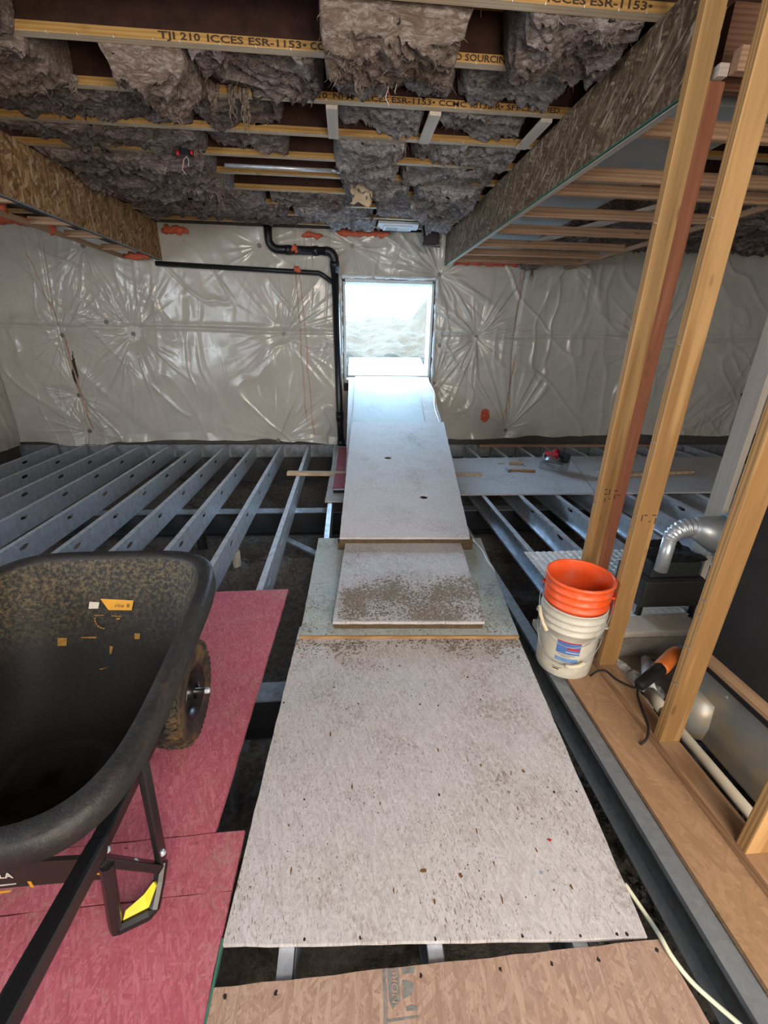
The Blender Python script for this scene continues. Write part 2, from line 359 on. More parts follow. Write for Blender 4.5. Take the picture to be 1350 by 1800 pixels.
Dd = np.where(Z < zbot+.12, Dd+.03*(1-(Z-zbot)/.12)*vn(U*5, 0, 2), Dd)
cu, cz = (U[:-1, :-1]+U[1:, 1:])/2, (Z[:-1, :-1]+Z[1:, 1:])/2
keep = ~((cu > OX0-.01) & (cu < OX1+.01) & (cz > .80) & (cz < OZ1))
# the long dark tear left of the second washer column
tear = (np.abs(cu-(-3.745+.02*np.sin(cz*6))) < .042*np.clip((1.30-cz)/.3, 0, 1)*np.clip((cz-.76)/.2, 0, 1))
keep &= ~tear
sheet = gridmesh('poly_sheet', np.stack([U, YB-np.maximum(Dd, .01), Z], -1).reshape(-1, 3), len(ux), len(vz), M['poly'], keep=keep)
tag(sheet, 'wrinkled white plastic sheeting pinned across the back wall', 'plastic sheet')
uy = np.arange(1.0, YB-.09, .016); U2, T2 = np.meshgrid(uy, np.arange(0, 1.0001, 1/180), indexing='ij'); Z2 = .0+2.83*T2
PINS_L = [(6.30, 1.08, .9, .6), (4.6, 1.6, .9, .6), (5.9, 2.3, .6, .5), (5.4, .2, .7, .6)]
D2 = wrinkle(U2+20, Z2, [(a+20, b, c, d) for a, b, c, d in PINS_L], [(1.60, .018)], [])
sl = gridmesh('poly_sheet', np.stack([XL+np.maximum(D2, .01), U2, Z2], -1).reshape(-1, 3), len(uy), T2.shape[1], M['poly'])
tag(sl, 'dim wrinkled plastic sheeting on the left wall, at left edge', 'plastic sheet')
for pu, pv, A, R in PINS_B:
    if OX0 < pu < OX1 and pv < 2.3: continue
    dd = float(wrinkle(np.array([pu]), np.array([pv]), PINS_B, [(1.60, .020)], [(-3.82, .03), (2.46, .03)])[0])
    MB().lathe([(.0005, -.004), (.030, -.004), (.030, .0), (.0005, .002)], (pu, YB-max(dd, .01)-.004, pv), 14, 'y').lathe([(.008, -.012), (.008, 0)], (pu, YB-max(dd, .01)-.004, pv), 8, 'y').build('washer', M['washer'], sheet)
# orange drips and marks on the sheeting (thin paint runs following the sheet)
def drip(x0, z0, x1, z1, w, lab):
    n = 60; t = np.linspace(0, 1, n); x = x0+(x1-x0)*t+.012*vn(t*9, 3); z = z0+(z1-z0)*t
    V = []
    for s in (-1, 0, 1):
        ww = w*(.35+.65*np.abs(vn(t*13+s, x0*5)))
        xx = x+s*ww/2; d = wrinkle(xx, z, PINS_B, [(1.60, .020)], [(-3.82, .03), (2.46, .03)])
        V.append(np.stack([xx, YB-np.maximum(d, .01)-.0035, z], -1))
    gridmesh(lab, np.concatenate(V), 3, n, M['stain'], sheet, keep=None)
drip(-.67, 2.45, -.60, .35, .022, 'paint_drip'); drip(-.61, 2.35, -.50, .15, .022, 'paint_drip'); drip(-3.98, 2.45, -3.80, 1.62, .018, 'paint_drip'); drip(-3.80, 1.50, -3.70, .22, .035, 'paint_drip')
drip(2.40, 2.40, 2.44, 1.70, .018, 'paint_drip'); drip(2.47, 1.35, 2.42, .30, .035, 'paint_drip')
n = 18; V = [];
for i in range(n):
    for j in range(n):
        a = i/(n-1)*2-1; b = j/(n-1)*2-1; rr = max(abs(a), abs(b)); nn = math.hypot(a, b) or 1; x = 2.12+.07*a*rr/nn; z = .455+.105*b*rr/nn
        V.append((x+.008*random.uniform(-1, 1), 0, z+.012*random.uniform(-1, 1)))
V = np.array(V); V[:, 1] = YB-.004-np.maximum(wrinkle(V[:, 0], V[:, 2], PINS_B, [(1.60, .020)], [(-3.82, .03), (2.46, .03)]), .01)
gridmesh('red_paint_mark', V, n, n, M['foam'], sheet)

# ---- orange sealing foam along the top of the back wall and pipe
def foam(x0, x1, y, z, r, label, n=None, dz=0.):
    n = n or max(6, int(abs(x1-x0)/.035)); pts = []; rr = []
    for i in range(n+1):
        t = i/n; pts.append((x0+(x1-x0)*t, y+random.uniform(-.012, .012), z+dz*t+random.uniform(-.015, .015))); rr.append(r*random.uniform(.55, 1.25)*(.5 if i in (0, n) else 1))
    tag(MB().tube(pts, rr, 9).build('foam_bead', M['foam'], smooth=True), label, 'sealing foam', 'orange sealing foam along wall tops')
foam(-.10, .58, 6.58, 2.79, .038, 'long orange foam bead above the bright opening')
foam(-.55, -.28, 6.57, 2.74, .035, 'short orange foam bead over the thick black pipe elbow')
foam(-2.28, -1.95, 6.56, 2.74, .045, 'orange foam lump beside the end of golden soffit panel')
foam(-4.5, -2.95, 6.55, 2.78, .05, 'orange foam bead at upper left corner under ceiling')
foam(-2.74, -2.42, 6.45, 2.43, .04, 'orange foam under the far end of golden soffit')
foam(1.42, 2.35, 6.56, 2.50, .035, 'red orange foam streak at foot of the brown soffit')
foam(2.65, 2.95, 6.56, 2.55, .03, 'small orange foam bit right of the brown soffit end')
foam(-2.80, -2.76, 4.45, 2.47, .05, 'orange foam lump on left soffit ledger at left edge', n=5)
foam(-2.82, -2.72, 5.05, 2.45, .05, 'orange foam lump in the middle of left soffit ledger', n=5)
foam(-.665, -.60, 6.50, 2.60, .05, 'orange foam blob dripping over thick black pipe', n=5, dz=-.05)
foam(-.66, -.58, 6.50, 2.34, .04, 'orange foam blob on thin black pipe', n=5)
foam(-1.02, -.98, 6.58, 2.76, .04, 'orange foam dab where black pipe leaves the ceiling', n=4)

# ---- outdoors: dug slope rising away from the opening with a bank on its right
nx, ny = 200, 180
ex, ey = np.meshgrid(np.linspace(-9, 11, nx), 6.96+np.linspace(0, 1, ny)**1.6*26, indexing='ij')
ez = 1.0+.20*np.clip(ey-7.0, 0, 5.1)
sm = lambda a, b, t: (lambda q: q*q*(3-2*q))(np.clip((t-a)/(b-a), 0, 1))
ez += 1.35*sm(1.30, 2.5, ex-.10*(ey-7.5)+.25*fbm(ey*.8, 0, 4, 2))*(1-.35*sm(10, 18, ey))
ez += 1.1*sm(-.7, -2.2, ex+.0*ey)
ez += .07*fbm(ex*1.5, ey*1.5, 7)+.05*fbm(ex*5, ey*5, 9, 3)-.06*np.exp(-((ex-.35)/.22)**2)
og = gridmesh('dug_slope', np.stack([ex, ey, ez], -1).reshape(-1, 3), nx, ny, M['sand'])
tag(og, 'sunlit sandy dug slope and bank outside the opening', 'soil slope', kind='structure')

# ---- steel floor framing: beams below, C joists above
JX = [-.565-.406*k for k in range(10)]; JXM = [-.159, .247, .653]; JXR = [1.465+.406*k for k in range(13)]
def cjoist(y0, y1):
    b = MB(); D, Fw, t, lip = .2, .045, .0035, .014
    hs = [y for y in np.arange(.18, 6.6, .635) if y0+.15 < y < y1-.15]
    ys = [y0]
    for xw in (0, -t):                          # both sides of the web with slotted holes
        cur = y0
        for h in hs:
            a, c = h-.10, h+.10
            b.add([(xw, cur, 0), (xw, a, 0), (xw, a, -D), (xw, cur, -D)], [(0, 1, 2, 3)])
            out = [(a, -D), (h, -D), (c, -D), (c, -D/2), (c, 0), (h, 0), (a, 0), (a, -D/2)]
            r, L = .02, .034; zc = -.062
            inn = [(h-L-r*.6, zc-r*.6), (h, zc-r), (h+L+r*.6, zc-r*.6), (h+L+r*1.1, zc), (h+L+r*.6, zc+r*.6), (h, zc+r), (h-L-r*.6, zc+r*.6), (h-L-r*1.1, zc)]
            b.add([(xw, p, q) for p, q in out]+[(xw, p, q) for p, q in inn], [(i, (i+1) % 8, (i+1) % 8+8, i+8) for i in range(8)])
            if xw == 0: b.add([(0, p, q) for p, q in inn]+[(-t, p, q) for p, q in inn], [(i, (i+1) % 8, (i+1) % 8+8, i+8) for i in range(8)])
            cur = c
        b.add([(xw, cur, 0), (xw, y1, 0), (xw, y1, -D), (xw, cur, -D)], [(0, 1, 2, 3)])
    b.box(-Fw, -t, y0, y1, -t, 0).box(-Fw, -t, y0, y1, -D, -D+t).box(-Fw, -Fw+t, y0, y1, -lip-t, -t).box(-Fw, -Fw+t, y0, y1, -D+t, -D+t+lip)
    me = bpy.data.meshes.new('steel_joist'); me.from_pydata([tuple(v) for v in b.V], [], b.F); me.update(); me.materials.append(M['steel'])
    return me
JM = cjoist(-1.2, 6.608)
ORD = ['first', 'second', 'third', 'fourth', 'fifth', 'sixth', 'seventh', 'eighth', 'ninth', 'tenth', 'eleventh', 'twelfth', 'thirteenth']
def joist(x, label, me=JM):
    o = bpy.data.objects.new('steel_joist', me); COL.objects.link(o); o.location = (x, 0, 0)
    tag(o, label, 'floor joist', 'galvanised steel floor joists')
for k, x in enumerate(JX): joist(x, 'galvanised steel floor joist, %s to the left of the ramp' % ORD[k])
joist(JXM[0], 'galvanised steel floor joist showing left of the holed ramp board'); joist(JXM[1], 'galvanised steel floor joist under the middle of the ramp'); joist(JXM[2], 'galvanised steel floor joist under the right half of ramp')
JMR = cjoist(2.06, 6.608)
for k, x in enumerate(JXR[:11]): joist(x, 'galvanised steel floor joist, %s to the right of the ramp' % ORD[k], JMR)
o = MB().box(1.055, 1.06, -1.2, 6.65, -.2, 0).box(.995, 1.055, -1.2, 6.65, -.005, 0).box(1.012, 1.055, -1.2, 6.65, -.2, -.195).box(.995, 1.0, -1.2, 6.65, -.022, -.005).build('steel_joist', M['steel_dull'])
tag(o, 'dull grey steel channel running along the tan subfloor edge', 'floor joist', 'galvanised steel floor joists')
for (a, b), lab in (((XL, -.19), 'steel track capping the left joist ends at back wall'), ((1.2, XR), 'shaded steel track capping right joist ends at back wall')):
    tag(MB().box(a, b, 6.655, 6.659, -.2, .003).box(a, b, 6.61, 6.659, .003, .006).build('joist_track', M['steel_dull']), lab, 'joist track', 'steel tracks')
for y, lab in ((1.83, 'dark steel cross beam under the joists beside the wheelbarrow'), (4.43, 'dark steel cross beam under the joists at mid room')):
    t = thing('cross_beam', lab, 'steel beam', (0, y, -.5), 'steel cross beams below joists')
    MB().box(XL, XR, y-.065, y+.065, -.212, -.202).build('top_flange', M['steel_dull'], t)
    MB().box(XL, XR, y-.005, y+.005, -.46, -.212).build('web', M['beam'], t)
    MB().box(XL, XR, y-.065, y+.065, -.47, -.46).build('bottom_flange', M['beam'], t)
    for px in (-3.4, -1.6, .4, 2.4, 4.6): MB().lathe([(.05, -.75), (.05, 0)], (px, y, -.47), 16).build('pile', M['beam'], t, smooth=True)
# ================================================================ ceiling: I-joists, insulation, soffits
def insul(name, a, b, c):
    k = N(name, 1.0, 0, .05); n = k.noise(5, 5, rough=.65); n2 = k.noise(26, 6, k.mapping(sc=(.5, 1.3, 1.3)), rough=.74, dist=1.5)
    c1 = k.mix(k.ramp(n, (.32, 0.0), (.68, 1.0)), a, b); c1 = k.mix(k.ramp(n2, (.46, 0.0), (.68, .9)), c1, c)
    c1 = k.mix(.55, c1, k.ramp(n2, (.25, .2), (.60, 1.0)), 'MULTIPLY')
    k.col(c1).bump(k.mix(.4, n2, k.noise(130, 4, rough=.8)), 1.0, .04); return k.m
M['ins'] = insul('dusty_insulation', (.21, .155, .138), (.33, .275, .258), (.60, .54, .52))
M['ins_grey'] = insul('grey_insulation', (.30, .27, .268), (.50, .47, .47), (.82, .79, .79))
M['ins_tan'] = insul('tan_insulation', (.24, .165, .125), (.38, .29, .24), (.62, .54, .49))
M['ink'] = plain('black_ink', (.045, .025, .015), .8)
def text(body, size, m, parent, mat4, name='lettering', ext=.0006, align='LEFT', bold=0.0):
    cu = bpy.data.curves.new(name, 'FONT'); cu.body = body; cu.size = size; cu.extrude = ext; cu.align_x = align; cu.resolution_u = 2; cu.offset = bold
    o = bpy.data.objects.new('tmp', cu); COL.objects.link(o); dg = bpy.context.evaluated_depsgraph_get()
    me = bpy.data.meshes.new_from_object(o.evaluated_get(dg)); bpy.data.objects.remove(o); me.transform(mat4); me.name = name
    if not me.materials: me.materials.append(m)
    me.materials[0] = m
    r = link(name, me, None); attach(r, parent) if parent else None
    return r
def frame4(o, x, y):            # matrix from origin, x axis, y axis
    x = Vector(x).normalized(); y = Vector(y).normalized(); z = x.cross(y)
    return Matrix(((x[0], y[0], z[0], o[0]), (x[1], y[1], z[1], o[1]), (x[2], y[2], z[2], o[2]), (0, 0, 0, 1)))

KY = [1.96, 2.40, 2.836, 3.296, 3.77, 4.215, 4.62, 5.06, 5.52, 5.965, 6.40]
FZ = JB+.038
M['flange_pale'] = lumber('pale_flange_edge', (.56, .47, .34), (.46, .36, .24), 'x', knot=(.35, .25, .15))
CJ = []
for k, y in enumerate(KY):
    lab = ['yellow flanged wooden ceiling joist passing over the camera', 'ceiling joist printed ESR-1153, cut off by the top edge of the picture', 'ceiling joist printed TJI 210, nearest one seen in full',
           'ceiling joist printed CCMC 13132-R with pale straps behind it', 'ceiling joist at the far end of the three pale straps'][k] if k < 5 else 'yellow flanged ceiling joist, %s counted from the back wall' % ORD[10-k]
    t = thing('ceiling_joist', lab, 'ceiling joist', (0, y, JB), 'wooden I-joists of the ceiling'); CJ.append(t)
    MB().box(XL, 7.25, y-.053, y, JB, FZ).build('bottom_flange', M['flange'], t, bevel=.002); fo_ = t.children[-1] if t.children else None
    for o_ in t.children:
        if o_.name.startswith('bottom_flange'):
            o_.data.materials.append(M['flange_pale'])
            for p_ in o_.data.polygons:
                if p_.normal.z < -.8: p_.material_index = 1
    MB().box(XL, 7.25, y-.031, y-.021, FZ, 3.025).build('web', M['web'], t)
    MB().box(XL, 7.25, y-.053, y, 3.025, 3.063).build('top_flange', M['flange'], t)
    for q in range(26):
        x = -2.6+q*.155+random.uniform(-.03, .03)
        if x < 1.3 and k > 0: MB().tube([(x, y-.058, JB+.004), (x+.002, y-.056, JB-.004), (x+.003, y-.048, JB-.0015)], .0011, 4).build('staple', M['steel'], t)
TX = lambda k, x: frame4((x, KY[k]-.0545, JB+.007), (1, 0, 0), (0, 0, 1))
def jtext(k, words, size):
    for wd, x, wdt in words:
        o = text(wd, size, M['ink'], CJ[k], Matrix.Identity(4), bold=.0007); w0_ = max(v.co.x for v in o.data.vertices)
        o.data.transform(TX(k, x) @ Matrix.Diagonal((wdt/w0_, 1, 1, 1)))
jtext(1, (('ICCES', .825, .165), ('ESR-1153\u2022', 1.005, .27)), .036)
jtext(2, (('TJI', -.852, .075), ('210', -.753, .09), ('ICCES', -.635, .17), ('ESR-1153\u2022', -.445, .275), ('CCMC', -.155, .14), ('ED', .525, .06), ('SOURCING', .60, .24)), .036)
jtext(3, (('210', -.18, .09), ('NFM', -.06, .12), ('ICCES', .10, .165), ('ESR-1153\u2022', .28, .26), ('CCMC', .56, .165), ('13132-R\u2022', .742, .21), ('SFI', .97, .07), ('CERTIFIED', 1.06, .24)), .036)

def batt(x0, x1, y0, y1, zb, sag, label, m, amp=1.0, seed=0, wisps=(), lean=0.0, grp='fibreglass batts between ceiling joists', name='insulation_batt', ztop=3.04):
    L = x1-x0; nu = max(24, int(L/.0105)); ns, nb = 14, max(14, int((y1-y0)/.0105))
    u = np.linspace(0, 1, nu)
    pv = np.concatenate([np.zeros(ns), np.linspace(0, 1, nb), np.ones(ns)]); pz = np.concatenate([np.linspace(0, 1, ns, endpoint=False), np.ones(nb), np.linspace(1, 0, ns+1)[1:]])
    U, Vv = np.meshgrid(u, pv, indexing='ij'); _, Q = np.meshgrid(u, pz, indexing='ij')
    x = x0+L*U; y = y0+(y1-y0)*Vv
    e = np.clip(np.minimum(U, 1-U)*L/.05, 0, 1); e = np.sqrt(1-(1-e)**2)*.93+.07
    zlow = zb-sag*np.sin(np.pi*U)**.8+.035*amp*fbm(x*2.2, y*2.2, seed+1, 3)
    z = ztop-(ztop-zlow)*Q*e
    wx_, wy_ = .22*fbm(x*2.5, y*2.5+z*2, seed, 2), .16*fbm(x*3, y*3, seed+9.5, 2)
    f1 = fbm((x+wx_)*3.2, (y+wy_)*7+z*5, z*5+seed, 3); rid = 2*np.maximum(0, 1-np.abs(f1)*1.5)**2
    f2 = fbm((x+wx_)*11, (y+wy_)*22+z*15, z*14+seed*1.7, 4); r2 = 1.6*np.maximum(0, 1-np.abs(f2)*1.2)**1.5
    bot = Q**2
    z = z-bot*e*amp*(.024*rid+.019*r2-.03)
    side = (Vv-.5)*2
    y = y+np.where(np.abs(side) > .99, np.sign(side), side*.3)*amp*(.014*rid+.010*r2-.012)*1.0+lean*Q*e
    x = x+amp*.022*fbm(y*6, z*8, seed+5, 3)*np.minimum(1, np.minimum(U, 1-U)*8+.4)
    y = np.clip(y, y0-.0 if lean == 0 else y0-.2, y1+.0)
    # fray: ends lumpy
    t = thing(name, label, 'insulation', (.5*(x0+x1), .5*(y0+y1), zb), grp)
    gridmesh('batt', np.stack([x, y, z], -1).reshape(-1, 3), nu, len(pv), m, t)
    # loose fibres standing off the surface
    fb = MB(); q_ = np.argwhere(Q > .75); rs = random.Random(seed*13+1)
    for _ in range(int(150*L)):
        i_, j_ = q_[rs.randrange(len(q_))]; p = Vector((x[i_, j_], y[i_, j_], z[i_, j_])); a_ = rs.uniform(0, 6.28); l_ = rs.uniform(.015, .055); dr = rs.uniform(.2, 1.0)
        d1 = Vector((math.cos(a_), math.sin(a_)*.6, -dr))*l_*.5; d2 = Vector((math.cos(a_+1.2), math.sin(a_+1.2)*.6, -dr*1.2))*l_*.5
        fb.tube([p+Vector((0, 0, .004)), p+d1, p+d1+d2], [.0022, .0014, .0006], 3, False)
    mesh('loose_fibres', fb.V, fb.F, m, t)['kind'] = 'stuff'
    for (wx, wy, wz, wl, wr) in wisps:
        b = MB()
        for q in range(7):
            pts = []; rr = []; ox, oy = random.uniform(-wr, wr), random.uniform(-wr, wr)*.5; l = wl*random.uniform(.45, 1)
            for i in range(12):
                s = i/11; pts.append((wx+ox*(1-s*.6)+.018*math.sin(s*7+q)*s+random.uniform(-.004, .004), wy+oy+.012*math.cos(s*5+q), wz+.05-(l+.05)*s)); rr.append(max(.0015, wr*.40*(1-s)**.8*random.uniform(.6, 1.2)))
            b.tube(pts, rr, 6)
        b.build('wisp', M['ins_tan'], t, smooth=True)
    return t
BAY = lambda k: (KY[k]+.001, KY[k+1]-.054)
b1, b2, b3, b4, b5, b6, b7, b8, b9 = [BAY(k) for k in range(1, 10)]
I, G, T_ = M['ins'], M['ins_grey'], M['ins_tan']
batt(-2.335, -1.46, *b1, 2.84, .03, 'dusty batt in the top left corner of the picture', I, seed=1)
batt(-.10, .56, b1[0]+.03, b1[1]-.01, 2.73, .015, 'big brown batt sagging over TJI joist at top centre', T_, 1.0, 2, wisps=[(.07, b1[1]-.06, 2.72, .10, .05), (.22, b1[1]-.05, 2.73, .06, .03)])
batt(.77, 1.32, *b1, 2.775, .02, 'brown batt drooping beside the brown soffit at top right', I, 1.0, 3)
batt(-2.335, -1.46, *b2, 2.79, .02, 'long drooping batt at left edge covering the second joist', T_, .8, 4, wisps=[(-1.47, b2[1]-.03, 2.80, .06, .02)])
batt(-1.17, -.74, *b2, 2.79, .115, 'pouch of insulation sagging lowest at upper left', T_, 1.1, 5, wisps=[(-.93, b2[1]-.05, 2.69, .05, .05), (-.62, b2[1]-.02, 2.80, .16, .02), (-.56, b2[1]-.04, 2.78, .17, .03), (-.72, b2[1]-.04, 2.80, .13, .03)])
batt(-.75, -.10, *b2, 2.835, .01, 'crumpled grey batt left of centre behind the TJI joist', I, 1.1, 6)
batt(-.08, .62, *b2, 2.855, .0, 'crumpled grey batt at centre behind the TJI joist', G, 1.2, 7, wisps=[(.2, b2[0]+.05, 2.86, .05, .02)])
batt(.64, 1.22, *b2, 2.855, .0, 'crumpled grey batt right of centre behind the TJI joist', G, 1.2, 8)
batt(-2.335, -.95, *b3, 2.855, .02, 'long flat batt at left in third bay of the ceiling', I, .9, 9)
batt(-.95, -.38, *b3, 2.86, .015, 'batt with torn end left of the pale straps', I, 1.0, 10)
batt(-.04, .52, *b3, 2.875, .0, 'crinkled grey batt between first and second pale straps', G, 1.1, 11)
batt(.56, 1.21, *b3, 2.875, .0, 'crinkled grey batt between second and third pale straps', G, 1.1, 12)
batt(-2.335, -1.0, *b4, 2.84, .03, 'long dark batt above the near end of golden soffit', I, 1.0, 13, wisps=[(-1.08, b4[1]-.1, 2.84, .20, .03)])
batt(-.98, -.40, *b4, 2.865, .01, 'flat batt with a torn edge in fourth ceiling bay', I, .9, 14)
batt(-.07, .48, *b4, 2.81, .035, 'pale lumpy batt bulging below the joists at centre', G, 1.2, 15)
batt(.5, 1.3, *b4, 2.85, .01, 'pale batt against the brown soffit, fourth ceiling bay', G, 1.1, 16)
batt(-2.335, -1.05, *b5, 2.80, .04, 'shaggy dark batt over the golden soffit, fifth bay', I, 1.2, 17, wisps=[(-1.15, b5[0]+.1, 2.78, .12, .04)])
batt(-.05, .45, *b5, 2.79, .03, 'pale ragged batt with tan paper near centre', G, 1.2, 18)
batt(.47, 1.3, *b5, 2.83, .02, 'pale ragged batt against brown soffit, fifth bay', G, 1.2, 19, wisps=[(.72, b5[1]-.05, 2.82, .08, .02)])
batt(-2.335, -1.0, *b6, 2.79, .04, 'shaggy dark batt over the golden soffit, sixth bay', I, 1.3, 20, wisps=[(-1.10, b6[0]+.1, 2.76, .24, .035), (-1.2, b6[0]+.2, 2.76, .14, .03)])
batt(0.0, .62, *b6, 2.80, .03, 'white frayed batt in the sixth bay near centre', G, 1.2, 21, wisps=[(.22, b6[0]+.1, 2.80, .10, .03)])
batt(.64, 1.3, *b6, 2.78, .03, 'frayed batt hanging by the soffit, sixth bay', G, 1.3, 22)
batt(-2.335, -.8, *b7, 2.81, .03, 'rough dark batt left of centre, seventh bay', I, 1.2, 23, wisps=[(-1.18, b7[0]+.1, 2.79, .16, .03)])
batt(-.75, .3, *b7, 2.84, .01, 'rough batt at centre, seventh bay', I, 1.1, 24)
batt(.32, 1.3, *b7, 2.80, .04, 'rough frayed batt above the vent grille, seventh bay', G, 1.3, 25)
batt(-2.335, -.6, *b8, 2.83, .02, 'thin dark batt left of centre, bay before the grille', I, 1.2, 26)
batt(-.58, .35, *b8, 2.83, .02, 'thin grey batt at centre, bay before the grille', G, 1.2, 27, wisps=[(.3, b8[1]-.1, 2.82, .10, .03)])
batt(.92, 1.3, *b8, 2.75, .03, 'ragged batt clump above the cut duct end', G, 1.2, 28, wisps=[(.86, b8[1]-.1, 2.80, .12, .03), (.95, b8[1]-.2, 2.76, .10, .03)])
batt(-2.335, -.3, *b9, 2.84, .01, 'dark batt strip nearest the back wall, left part', I, 1.0, 29)
batt(-.28, .40, *b9, 2.82, .01, 'grey batt strip nearest the back wall, centre', G, 1.0, 30, wisps=[(.42, b9[1]-.08, 2.82, .10, .02)])
batt(.92, 1.3, *b9, 2.80, .01, 'grey batt strip nearest the back wall beside soffit', G, 1.0, 31)
batt(2.1, 3.0, *b7, 2.83, .02, 'dark batt seen above the right soffit rungs, middle', I, 1.0, 33)

# pale straps between two joists
for x, lab in ((-.067, 'pale wooden strap under joists, leftmost of three'), (.553, 'pale wooden strap under joists, middle of three'), (1.247, 'pale wooden strap under joists, touching the brown soffit')):
    tag(MB().box(x-.035, x+.035, 3.292, 3.722, JB-.021, JB-.001).build('ceiling_strap', M['white_wood'], bevel=.002), lab, 'strap', 'pale straps under the ceiling joists')
# conduit, wiring, grille, duct end, torn paper
M['abs'] = plain('black_abs', (.012, .012, .016), .35, 0, .5, .1)
M['white_plastic'] = plain('white_plastic', (.66, .68, .70), .4, 0, .5, .05)
M['redp'] = plain('red_plastic', (.45, .02, .03), .4, 0, .5, .1)
M['paper'] = plain('kraft_paper', (.50, .40, .27), .8, 0, .2, .4, 9)
tag(MB().tube([(-.95, 4.36, 2.805), (-.1, 4.36, 2.805)], .014, 10).tube([(-.1, 4.36, 2.805), (-.04, 4.40, 2.81), (.0, 4.5, 2.84)], .012, 8).build('conduit_pipe', M['steel'], smooth=True), 'thin grey metal conduit under the ceiling joists', 'conduit')
def wires(loc, label, red=True):
    t = thing('wire_tangle', label, 'wiring', loc, 'loose wiring in the ceiling'); x, y, z = loc
    MB().box(x-.03, x+.03, y-.025, y+.025, z-.005, z+.04).build('junction_box', M['abs'], t, bevel=.004)
    for dx, dy, dz in ((-.05, 0, -.0), (.045, .01, .01)): MB().lathe([(.003, .0), (.016, .002), (.012, .03), (.004, .034)], (x+dx, y+dy, z+dz), 10).build('wire_nut', M['redp'], t, smooth=True)
    for q, m in enumerate(('abs', 'white_plastic', 'redp', 'white_plastic')):
        pts = [(x+.02*q-.03, y, z+.02), (x+.03*math.sin(q*2), y-.02, z-.03), (x+.03*math.cos(q), y-.01, z-.05-.012*q), (x+.02*math.cos(q)+.01, y, z-.04-.025*q)]
        MB().tube(pts, .002, 6).build('wire', M[m], t, smooth=True)
wires((.245, 2.84, 2.77), 'dark junction box with red wire nuts at top centre')
wires((-1.16, 4.05, 2.76), 'loose wires with a red wire nut above golden soffit')
g = thing('vent_grille', 'pale blue white vent grille in ceiling above the opening', 'vent grille', (.62, 6.22, 2.79))
MB().box(.40, .90, 6.05, 6.36, 2.80, 2.83).build('box', M['white_plastic'], g, bevel=.004)
MB().box(.47, .82, 6.12, 6.34, 2.782, 2.80).build('face_plate', M['white_plastic'], g, bevel=.004)
for q in range(10): MB().box(.50+q*.0145, .506+q*.0145, 6.15, 6.31, 2.775, 2.783).build('slat', M['steel_dull'], g)
for q in range(10): MB().box(.655+q*.0145, .661+q*.0145, 6.15, 6.31, 2.775, 2.783).build('slat', M['white_plastic'], g)
d = thing('duct_end', 'open dark duct end with frayed edges above the opening', 'duct', (1.05, 6.2, 2.6))
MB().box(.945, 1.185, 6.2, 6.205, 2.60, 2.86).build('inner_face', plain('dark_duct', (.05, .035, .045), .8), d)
for a, b in (((.945, 6.19, 2.86), (.955, 6.19, 2.60)), ((1.185, 6.19, 2.86), (1.18, 6.19, 2.62)), ((.95, 6.19, 2.60), (1.185, 6.19, 2.62)), ((.94, 6.19, 2.86), (1.19, 6.19, 2.86))):
    a, b = Vector(a), Vector(b); pts = [a.lerp(b, q/9)+Vector((random.uniform(-.008, .008), 0, random.uniform(-.008, .008))) for q in range(10)]
    MB().tube(pts, [.010*random.uniform(.5, 1.5) for _ in pts], 6).build('frayed_edge', M['ins_grey'], d, smooth=True)
# torn tan paper under the ragged batts
n = 14; V = []
for i in range(n):
    for j in range(n):
        a, b = i/(n-1), j/(n-1); V.append((.06+.17*a+.02*vn(b*4, 1)*1.0, 4.62-.05*b+.015*math.sin(a*6), 2.80-.17*b+.03*float(vn(a*5, b*5))))
V = np.array(V, float); kp = np.array([[not (vn(i*.45, j*.45, 9) > .35) for j in range(n-1)] for i in range(n-1)])
tag(gridmesh('torn_paper', V, n, n, M['paper'], keep=kp), 'torn tan paper facing dangling from batts near centre', 'paper')
bpy.data.objects['torn_paper'].modifiers.new('thick', 'SOLIDIFY').thickness = .002

# ---- right soffit: OSB side, ledger, rungs, duct
sx = 1.345
M['green'] = plain('green_edge', (.05, .15, .11), .6, 0, .3, .2)
so = thing('soffit', 'long brown strand board soffit side at upper right', 'soffit', (sx, 4, 2.45))
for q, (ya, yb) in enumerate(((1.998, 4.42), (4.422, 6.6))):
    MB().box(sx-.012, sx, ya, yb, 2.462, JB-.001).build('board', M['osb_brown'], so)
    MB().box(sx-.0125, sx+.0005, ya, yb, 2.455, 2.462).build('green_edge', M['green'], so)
led = tag(MB().box(sx+.001, sx+.039, 1.94, 6.6, 2.452, 2.49).build('ledger', M['white_wood'], bevel=.002), 'pale ledger strip along the bottom of the brown soffit', 'ledger')
for k, y in enumerate((1.92, 2.454, 3.085, 3.374, 3.949, 4.539, 5.191, 5.70, 6.2)):
    tag(MB().box(sx+.04, 3.0, y-.02, y+.02, 2.452, 2.522).build('soffit_rung', M['rung'], bevel=.003), 'brown wooden rung of right soffit frame, %s counted from the camera' % ORD[k], 'rung', 'rungs of the right soffit frame')
tag(MB().box(3.001, 3.04, 1.7, 6.55, 2.452, 2.49).build('ledger', M['rung'], bevel=.002), 'brown ledger at the far right side of soffit rungs', 'ledger')
tag(MB().box(1.47, 2.05, 2.40, 6.4, 2.56, 2.80).build('supply_duct', M['duct_matt'], bevel=.006), 'grey sheet metal duct above the right soffit rungs', 'duct')
tag(MB().box(1.41, 3.0, 2.03, 2.07, 2.452, 2.70).build('header_board', lumber('dark_header', (.15, .075, .045), (.10, .045, .028), 'x')), 'dark brown header board above the reddish post', 'board')
tag(MB().bar((1.9, 5.9, 2.54), (2.6, 3.4, 2.54), .09, .03).build('diagonal_board', M['white_wood']), 'pale diagonal board lying over the right soffit rungs', 'board')
